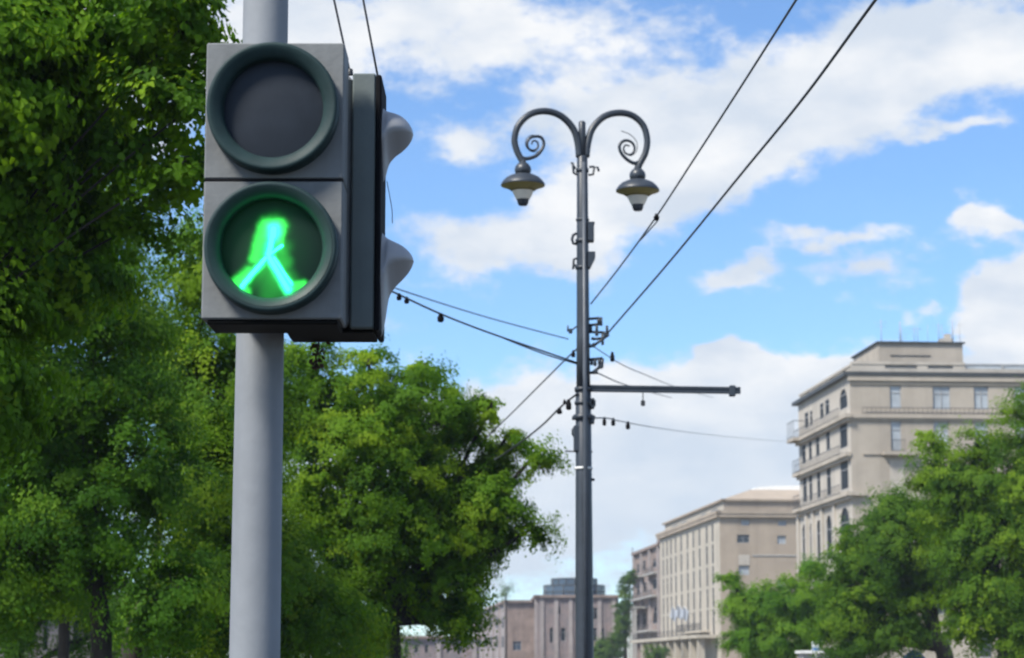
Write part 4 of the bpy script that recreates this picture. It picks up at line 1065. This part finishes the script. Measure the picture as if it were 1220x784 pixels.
# --- tan office building with window strips
def office_block():
    Cc = at(857, 612, 330); Cc.z = 0
    fl = at(786, 640, 388); fl.z = 0
    dl = fl - Cc; WL = dl.length; dl.normalize()
    uf = Vector((dl.y, -dl.x, 0)); nl, nf = -uf, -dl
    WF = 26.0
    root = thing('office_building', 'tan stone office building with tall window strips and a white curved roof top', 'building', (Cc.x, Cc.y, 0))
    hl = lambda px, py: hit(px, py, Cc, dl); hf = lambda px, py: hit(px, py, Cc, uf)
    ZC = hl(856, 612.5)[1]
    ops = []
    zf = [hl(849.4, y)[1] for y in (624, 648, 674, 700, 726)]
    for px in (790.3, 795, 799.8, 805.3, 812, 819.6, 826.6, 834, 842.6, 849.6):
        t = hl(px, 700)[0]
        for j in range(4):
            ops.append((t - .78, t + .78, zf[j + 1] + .3, zf[j], False, 'glass_dark'))
        ops.append((t - .78, t + .78, 6.2, zf[4] + .1, False, 'glass_dark'))
    facade(root, Cc, dl, nl, WL, 0, ZC, ops, M['stone_tan_lit'], .08, mull=0)
    fo = []
    for (p0, p1, y0, y1) in ((883, 893, 619, 626), (927, 937, 620, 626.5), (878, 893, 637, 647), (926, 936.5, 638, 648), (880, 893, 674, 685), (926, 936, 690, 700)):
        (t0, zt), (t1, _) = hf(p0, y0), hf(p1, y0); fo.append((t0, t1, hf(p0, y1)[1], zt, False, 'curtain' if y0 != 637 else 'glass'))
    facade(root, Cc, uf, nf, WF, 0, ZC, fo, M['stone_tan'], .25)
    part(root, 'wall', 'stone_tan', lambda m: m.obox(Cc, uf, nf, .5, WF - .001, -WL, -WL + .4, 0, ZC - .01).obox(Cc, uf, nf, WF - .4, WF - .003, -WL + .45, -.5, 0, ZC - .01))
    a0, z1 = hf(880, 661); a1, z0 = hf(893, 673.5)
    part(root, 'blind_panel', 'stone_pale_and_lit', lambda m: m.obox(Cc, uf, nf, a0, a1, .002, .05, z0, z1))
    z = hf(900, 661.5)[1]
    part(root, 'string_course', 'concrete', lambda m: m.obox(Cc, uf, nf, hf(896, 661)[0], WF, .002, .1, z - .12, z + .06))
    part(root, 'cornice', 'stone_tan', lambda m: (m.obox(Cc, dl, nl, -.6, WL + 1, -.2, .6, ZC, ZC + .45), m.obox(Cc, uf, nf, -.59, WF, -.3, .6, ZC + .003, ZC + .447), m.obox(Cc, dl, nl, -.5, WL + .5, .002, .5, ZC - .5, ZC - .003), m.obox(Cc, uf, nf, -.49, WF, .002, .5, ZC - .497, ZC - .006)))
    # attic storey set back, then the sloping roof and its white vault
    s = .8; za = hf(880, 596.5)[1]
    O2 = Cc + dl * s + uf * s
    ao, bo = [], []
    for (p0, p1) in ((796, 803), (806, 813), (830, 836), (842, 850)):
        t0, t1 = hl(p1, 620)[0], hl(p0, 620)[0]; ao.append((t0, t1, ZC + 1.0, za - .7, False, 'glass_dark'))
    for (p0, p1) in ((877, 895), (915, 938)): bo.append((hf(p0, 603)[0], hf(p1, 603)[0], ZC + 1.2, za - .9, False, 'curtain'))
    facade(root, O2, dl, nl, WL - 2 * s, ZC + .4, za, ao, M['stone_tan_lit'], .08, name='attic_wall')
    facade(root, O2, uf, nf, WF - 2 * s, ZC + .4, za, bo, M['stone_tan'], .3, name='attic_wall')
    part(root, 'attic_cornice', 'stone_tan', lambda m: (m.obox(O2, dl, nl, -.4, WL - s, -.3, .4, za, za + .3), m.obox(O2, uf, nf, -.39, WF, -.3, .4, za + .003, za + .297)))
    zr = hit(900, 583.5, Cc + dl * 6, uf)[1]
    def roof(m):
        P = lambda a, b, z: (O2.x + uf.x * a + dl.x * b, O2.y + uf.y * a + dl.y * b, z)
        i0, i1, j0, j1 = 0, WF, 0, WL - 2 * s
        q = 5.0
        m.add([P(i0, j0, za + .3), P(i1, j0, za + .3), P(i1, j1, za + .3), P(i0, j1, za + .3), P(i0 + q, j0 + q, zr), P(i1, j0 + q, zr), P(i1, j1 - q, zr), P(i0 + q, j1 - q, zr)],
              [(0, 1, 5, 4), (3, 0, 4, 7), (2, 3, 7, 6), (4, 5, 6, 7), (1, 2, 6, 5)])
    ro = part(root, 'roof', 'stone_tan', roof)
    def vault(m):
        P = lambda a, b, z: (O2.x + uf.x * a + dl.x * b, O2.y + uf.y * a + dl.y * b, z)
        a0, a1 = 5.6, 21.0; k = 10
        vs = []
        for j in (6.0, 26.0):
            for i in range(k + 1):
                w = math.pi * i / k; vs.append(P((a0 + a1) / 2 - (a1 - a0) / 2 * math.cos(w), j, zr + .01 + .75 * math.sin(w) ** .6))
        m.add(vs, [(i, i + 1, k + 2 + i, k + 1 + i) for i in range(k)], True)
        m.add(vs[:k + 1], [tuple(range(k + 1))]); m.add(vs[k + 1:], [tuple(range(k + 1))])
    part(root, 'vault', 'roof_metal', vault, ro)
    # porch: long balcony slab on columns, portal balcony and three flags
    zs = hl(845, 757)[1]
    part(root, 'porch_slab', 'stone_tan_lit', lambda m: m.obox(Cc, dl, nl, 2, WL + 14, .003, 3.2, zs - .5, zs))
    rl = MB(); railing(rl, Cc, dl, nl, 14, WL + 14, 3.0, zs, 1.0, .5); rl.build('railing', M['rail'], root)
    for i in range(9):
        a = 3 + i * 7.2; part(root, 'column', 'stone_tan_lit', lambda m: m.obox(Cc, dl, nl, a, a + 1.0, 1.9, 2.9, 0, zs - .502))
    a0, z1 = hl(846, 735); a1 = hl(817, 745)[0]
    zb = hl(835, 752)[1]
    b = MB(); b.obox(Cc, dl, nl, a0, a1, .003, 1.5, zb - .3, zb); bo_ = b.build('balcony', M['stone_tan_lit'], root)
    r = MB(); railing(r, Cc, dl, nl, a0, a1, 1.4, zb, 1.1, .3); r.build('railing', M['rail'], bo_)
    for (px, py) in ((810, 727), (817, 725), (824, 727)):
        t, z = hl(px + 3, py + 8)
        p0 = Cc + dl * t + nl * .05; p0.z = z; p1 = p0 + nl * 1.6 + UPZ * 1.7
        fp = MB(); fp.tube([p0, p1], .05, 6); fo_ = fp.build('flag_staff', M['white_paint'], root)
        f = MB(); vs = []
        for i in range(7):
            for j in range(5):
                q = p0.lerp(p1, .5 + .5 * i / 6) - UPZ * (j * .42) + nf * (.12 * math.sin(i * 1.3 + j * .9)) + nl * (.1 * j)
                vs += [q]
        f.add(vs, [(i * 5 + j, i * 5 + j + 1, (i + 1) * 5 + j + 1, (i + 1) * 5 + j) for i in range(6) for j in range(4)], True)
        f.build('flag', M['flag'], fo_)
    part(root, 'base_floor', 'roof_felt', lambda m: m.obox(Cc, uf, nf, .4, WF - .4, -WL + .4, -.4, ZC - .5, ZC - .03))
office_block()

# --- generic smaller buildings
def simple_block(name, label, c_px, c_py, Y, f_px, f_py, Yf, WF, wall_l, wall_f, left_ops=(), front_ops=(), pil_l=0, pil_f=0, cornice='tuff_brown', pil_mat='tuff_pale', z_extra=0):
    Cc = at(c_px, c_py, Y); ZC = Cc.z; Cc.z = 0
    fl = at(f_px, f_py, Yf); fl.z = 0
    dl = fl - Cc; WL = dl.length; dl.normalize()
    uf = Vector((dl.y, -dl.x, 0)); nl, nf = -uf, -dl
    root = thing(name, label, 'building', (Cc.x, Cc.y, 0))
    hl = lambda px, py: hit(px, py, Cc, dl); hf = lambda px, py: hit(px, py, Cc, uf)
    def mk(h, lst, lim):
        o = []
        for q in lst:
            p0, p1, y0, y1 = q[:4]
            t0, t1 = sorted((h(p0, y0)[0], h(p1, y0)[0])); pm = (p0 + p1) / 2
            zt, zb = h(pm, y0)[1], h(pm, y1)[1]
            o.append((max(.1, t0), min(lim - .1, t1), max(.2, zb), zt, q[4] if len(q) > 4 else False, q[5] if len(q) > 5 else 'glass_dark'))
        return o
    facade(root, Cc, dl, nl, WL, 0, ZC, mk(hl, left_ops, WL), M[wall_l], .1, pane='glass_dark', mull=0)
    facade(root, Cc, uf, nf, WF, 0, ZC, mk(hf, front_ops, WF), M[wall_f], .25)
    part(root, 'wall', wall_f, lambda m: m.obox(Cc, uf, nf, .5, WF - .001, -WL, -WL + .4, 0, ZC - .01).obox(Cc, uf, nf, WF - .4, WF - .003, -WL + .45, -.5, 0, ZC - .01))
    part(root, 'roof', 'roof_felt', lambda m: m.obox(Cc, uf, nf, .4, WF - .4, -WL + .4, -.4, ZC - .4, ZC - .03))
    part(root, 'cornice', cornice, lambda m: (m.obox(Cc, dl, nl, -.6, WL + .4, -.4, .6, ZC, ZC + .5), m.obox(Cc, uf, nf, -.59, WF + .4, -.5, .6, ZC + .003, ZC + .497)))
    for i in range(pil_l):
        a = 1 + (WL - 2) * i / max(1, pil_l - 1); part(root, 'pilaster', pil_mat, lambda m: m.obox(Cc, dl, nl, a - .6, a + .6, .003, .5, 0, ZC - .003))
    for i in range(pil_f):
        a = .9 + (WF - 1.8) * i / max(1, pil_f - 1); part(root, 'pilaster', pil_mat, lambda m: m.obox(Cc, uf, nf, a - .38, a + .38, .003, .25, 0, ZC - .003))
    return root, Cc, dl, uf, nl, nf, WL, ZC, hl, hf

wl = [(x, x + 2.6, y, y + 14) for x in (571, 577, 583.5, 590.5, 597.5) for y in (735, 758)]
simple_block('brown_building', 'brown stone building with pale pilasters, partly behind the maple crown', 604, 718, 450, 566, 733, 560, 8.0, 'tuff_pale', 'tuff_brown', wl, [(611, 621, 764, 775, False, 'glass_blue')], 7, 0)
r_, Cc, dl, uf, nl, nf, WL, ZC, hl, hf = simple_block('pink_building', 'pink stone building with pale streaked pilasters and a glazed drum on its roof', 640, 712, 430, 634, 716, 470, 15.5, 'tuff_pink', 'tuff_pink', [],
    [(663, 668, 722, 732), (668, 674, 748, 764), (655, 659, 748, 766), (707, 712, 724, 738), (716, 720, 748, 764), (707, 711, 748, 764)], 2, 6)
def drum(m):
    c = hit(684, 700, Cc + dl * 9, uf); b = Cc + dl * 9 + uf * c[0]
    z1, z2 = at(684, 698, Cc.y + 9).z, at(684, 690, Cc.y + 9).z
    m.lathe((b.x, b.y, 0), (0, 0, 1), [(5.9, ZC), (5.9, z1), (4.4, z1 + .05), (4.4, z2), (3.6, z2 + .15), (.01, z2 + .2)], 16, False)
def drum_ribs(m):
    c = hit(684, 700, Cc + dl * 9, uf); b = Cc + dl * 9 + uf * c[0]
    z1, z2 = at(684, 698, Cc.y + 9).z, at(684, 690, Cc.y + 9).z
    for i in range(16):
        w = 2 * math.pi * i / 16
        for (r, a, e) in ((5.92, ZC, z1), (4.42, z1, z2)):
            m.tube([(b.x + r * math.cos(w), b.y + r * math.sin(w), a), (b.x + r * math.cos(w), b.y + r * math.sin(w), e)], .1, 5)
    for (r, z) in ((5.95, z1), (4.45, z2), (5.95, (ZC + z1) / 2)):
        m.lathe((b.x, b.y, z), (0, 0, 1), [(r - .1, -.1), (r + .06, -.1), (r + .06, .1), (r - .1, .1)], 16, False)
dr = part(r_, 'glazed_drum', 'glass_blue', drum)
part(r_, 'drum_frame', 'cornice_dark', drum_ribs, dr)

# pink balcony house beyond the office building
wp = [(777, 782.5, 665, 676, True), (777.5, 784, 690, 702), (777.5, 785, 722, 743, True), (765, 769, 668, 680), (765, 770, 694, 706), (764.5, 769.5, 730, 748), (758.5, 761.5, 672, 683), (758.5, 762, 698, 710), (757.5, 761.5, 732, 750), (771.5, 774.5, 694, 706)]
r_, Cc, dl, uf, nl, nf, WL, ZC, hl, hf = simple_block('balcony_house', 'weathered pink stone house with white balcony slabs, left of the tan building', 787, 650, 396, 756, 659, 432, 12, 'tuff_brown', 'tuff_brown', wp, [], 4, 0)
for (p0, p1, y, pr) in ((774, 786, 683, 1.2), (757, 768, 687, 1.2), (756.5, 786, 712, 1.4), (757, 772, 724, 2.6), (758, 785, 752, 2.0)):
    (t1, _), (t0, _) = hl(p0, y), hl(p1, y); z = hl((p0 + p1) / 2, y)[1]
    b = MB(); b.obox(Cc, dl, nl, max(0, t0), t1, .004, pr, z - .3, z); bo = b.build('balcony', M['concrete'], r_)
    q = MB(); railing(q, Cc, dl, nl, max(0, t0), t1, pr - .1, z, 1.0, .5); q.build('railing', M['rail'], bo)
for i in range(5):
    a = hl(757.5 + i * 3.6, 740)[0]; z = hl(764, 725)[1]
    part(r_, 'balcony_post', 'concrete', lambda m: m.obox(Cc, dl, nl, a - .2, a + .2, 2.1, 2.5, 0, z - .31))
part(r_, 'roof_hut', 'tuff_brown', lambda m: m.obox(Cc, dl, nl, 3, 12, -6, -1, ZC - .03, ZC + 1.6))
part(r_, 'roof_antenna', 'rail', lambda m: m.tube([tuple(at(753.5, 662, 431)), tuple(at(753.5, 652, 431))], .08, 6))

wq = [(x, x + 7, 735, 775) for x in (-30, -12, 8, 36, 52, 70, 88)]
simple_block('pale_building', 'pale low building glimpsed between the dark trunks at the lower left', -60, 716, 130, -90, 722, 145, 10.5, 'tuff_pale', 'tuff_pale', [], wq, 0, 0, 'concrete')
simple_block('rose_building', 'low rosy building peeping out under the maple crown', 430, 761, 380, 425, 763, 420, 20, 'tuff_pink', 'tuff_pink', [], [(x, x + 4, 768, 778) for x in (470, 482, 494, 506, 520, 532, 546)], 0, 4, 'tuff_brown')

# ------------------------------------------------------------------ street furniture low on the right
def parasol():
    c = at(1089, 775, 101); 
    root = thing('parasol', 'blue canvas parasol under the avenue trees at the lower right', 'parasol', (c.x, c.y, 0))
    m = MB(); m.tube([(c.x, c.y, 0), (c.x, c.y, c.z)], .03, 8); m.lathe((c.x, c.y, 0), (0, 0, 1), [(.28, 0), (.28, .05), (.05, .08), (.04, .3)], 16); m.build('pole', M['white_paint'], root)
    m = MB(); m.lathe((c.x, c.y, c.z), (0, 0, 1), [(.01, .04), (.12, .0), (.32, -.12), (.5, -.33), (.62, -.62), (.66, -.9)], 8, True); m.lathe((c.x, c.y, c.z), (0, 0, 1), [(.66, -.9), (.63, -.9), (.59, -.62), (.47, -.33), (.3, -.14), (.01, 0)], 8, True)
    m.build('canopy', M['parasol'], root)
parasol()
def kiosk():
    a = at(957, 775, 122); b = at(1004, 775, 122)
    root = thing('kiosk', 'low pale kiosk with a flat roof under the avenue trees', 'kiosk', (a.x, a.y, 0))
    zt = a.z
    O = Vector((a.x, a.y, 0)); u = Vector((1, 0, 0)); n = Vector((0, -1, 0)); W = b.x - a.x
    facade(root, O, u, n, W, 0, zt - .15, [(.15, .8, 1.0, zt - .4, False), (1.0, 1.7, .1, zt - .4, False)], M['concrete'], .1)
    part(root, 'wall', 'concrete', lambda m: m.obox(O, u, n, 0, W, -2.2, -2.1, 0, zt - .16).obox(O, u, n, 0, .08, -2.09, -.02, 0, zt - .16).obox(O, u, n, W - .08, W, -2.09, -.02, 0, zt - .16))
    part(root, 'roof', 'white_paint', lambda m: m.obox(O, u, n, -.15, W + .15, -2.35, .25, zt - .148, zt))
kiosk()
def sign():
    p, q = at(967, 765, 118), at(977, 776, 118)
    root = thing('street_sign', 'small white and blue sign panel on a post beside the pale kiosk', 'sign', ((p.x + q.x) / 2, p.y, 0))
    x = (p.x + q.x) / 2
    m = MB(); m.tube([(x, p.y, 0), (x, p.y, p.z)], .035, 8); m.build('post', M['frame'], root)
    m = MB(); m.rbox((p.x, p.y - .07, q.z), (q.x, p.y - .036, p.z), .006); pn = m.build('panel', M['sign_white'], root)
    m = MB(); m.rbox((p.x + .03, p.y - .075, q.z + .04), (q.x - .03, p.y - .0702, q.z + .2), .002); m.build('blue_field', M['sign_blue'], pn)
sign()

def haze():
    m, nt, N, L = new_mat('haze air')
    out = N.new('ShaderNodeOutputMaterial'); v = N.new('ShaderNodeVolumePrincipled')
    v.inputs['Color'].default_value = (.75, .85, 1, 1); v.inputs['Density'].default_value = .00022; v.inputs['Anisotropy'].default_value = .2
    L.new(v.outputs[0], out.inputs[1])
    b = MB(); b.box((-400, -60, -1), (400, 700, 45)); tag(b.build('haze', m), kind='stuff')
haze()
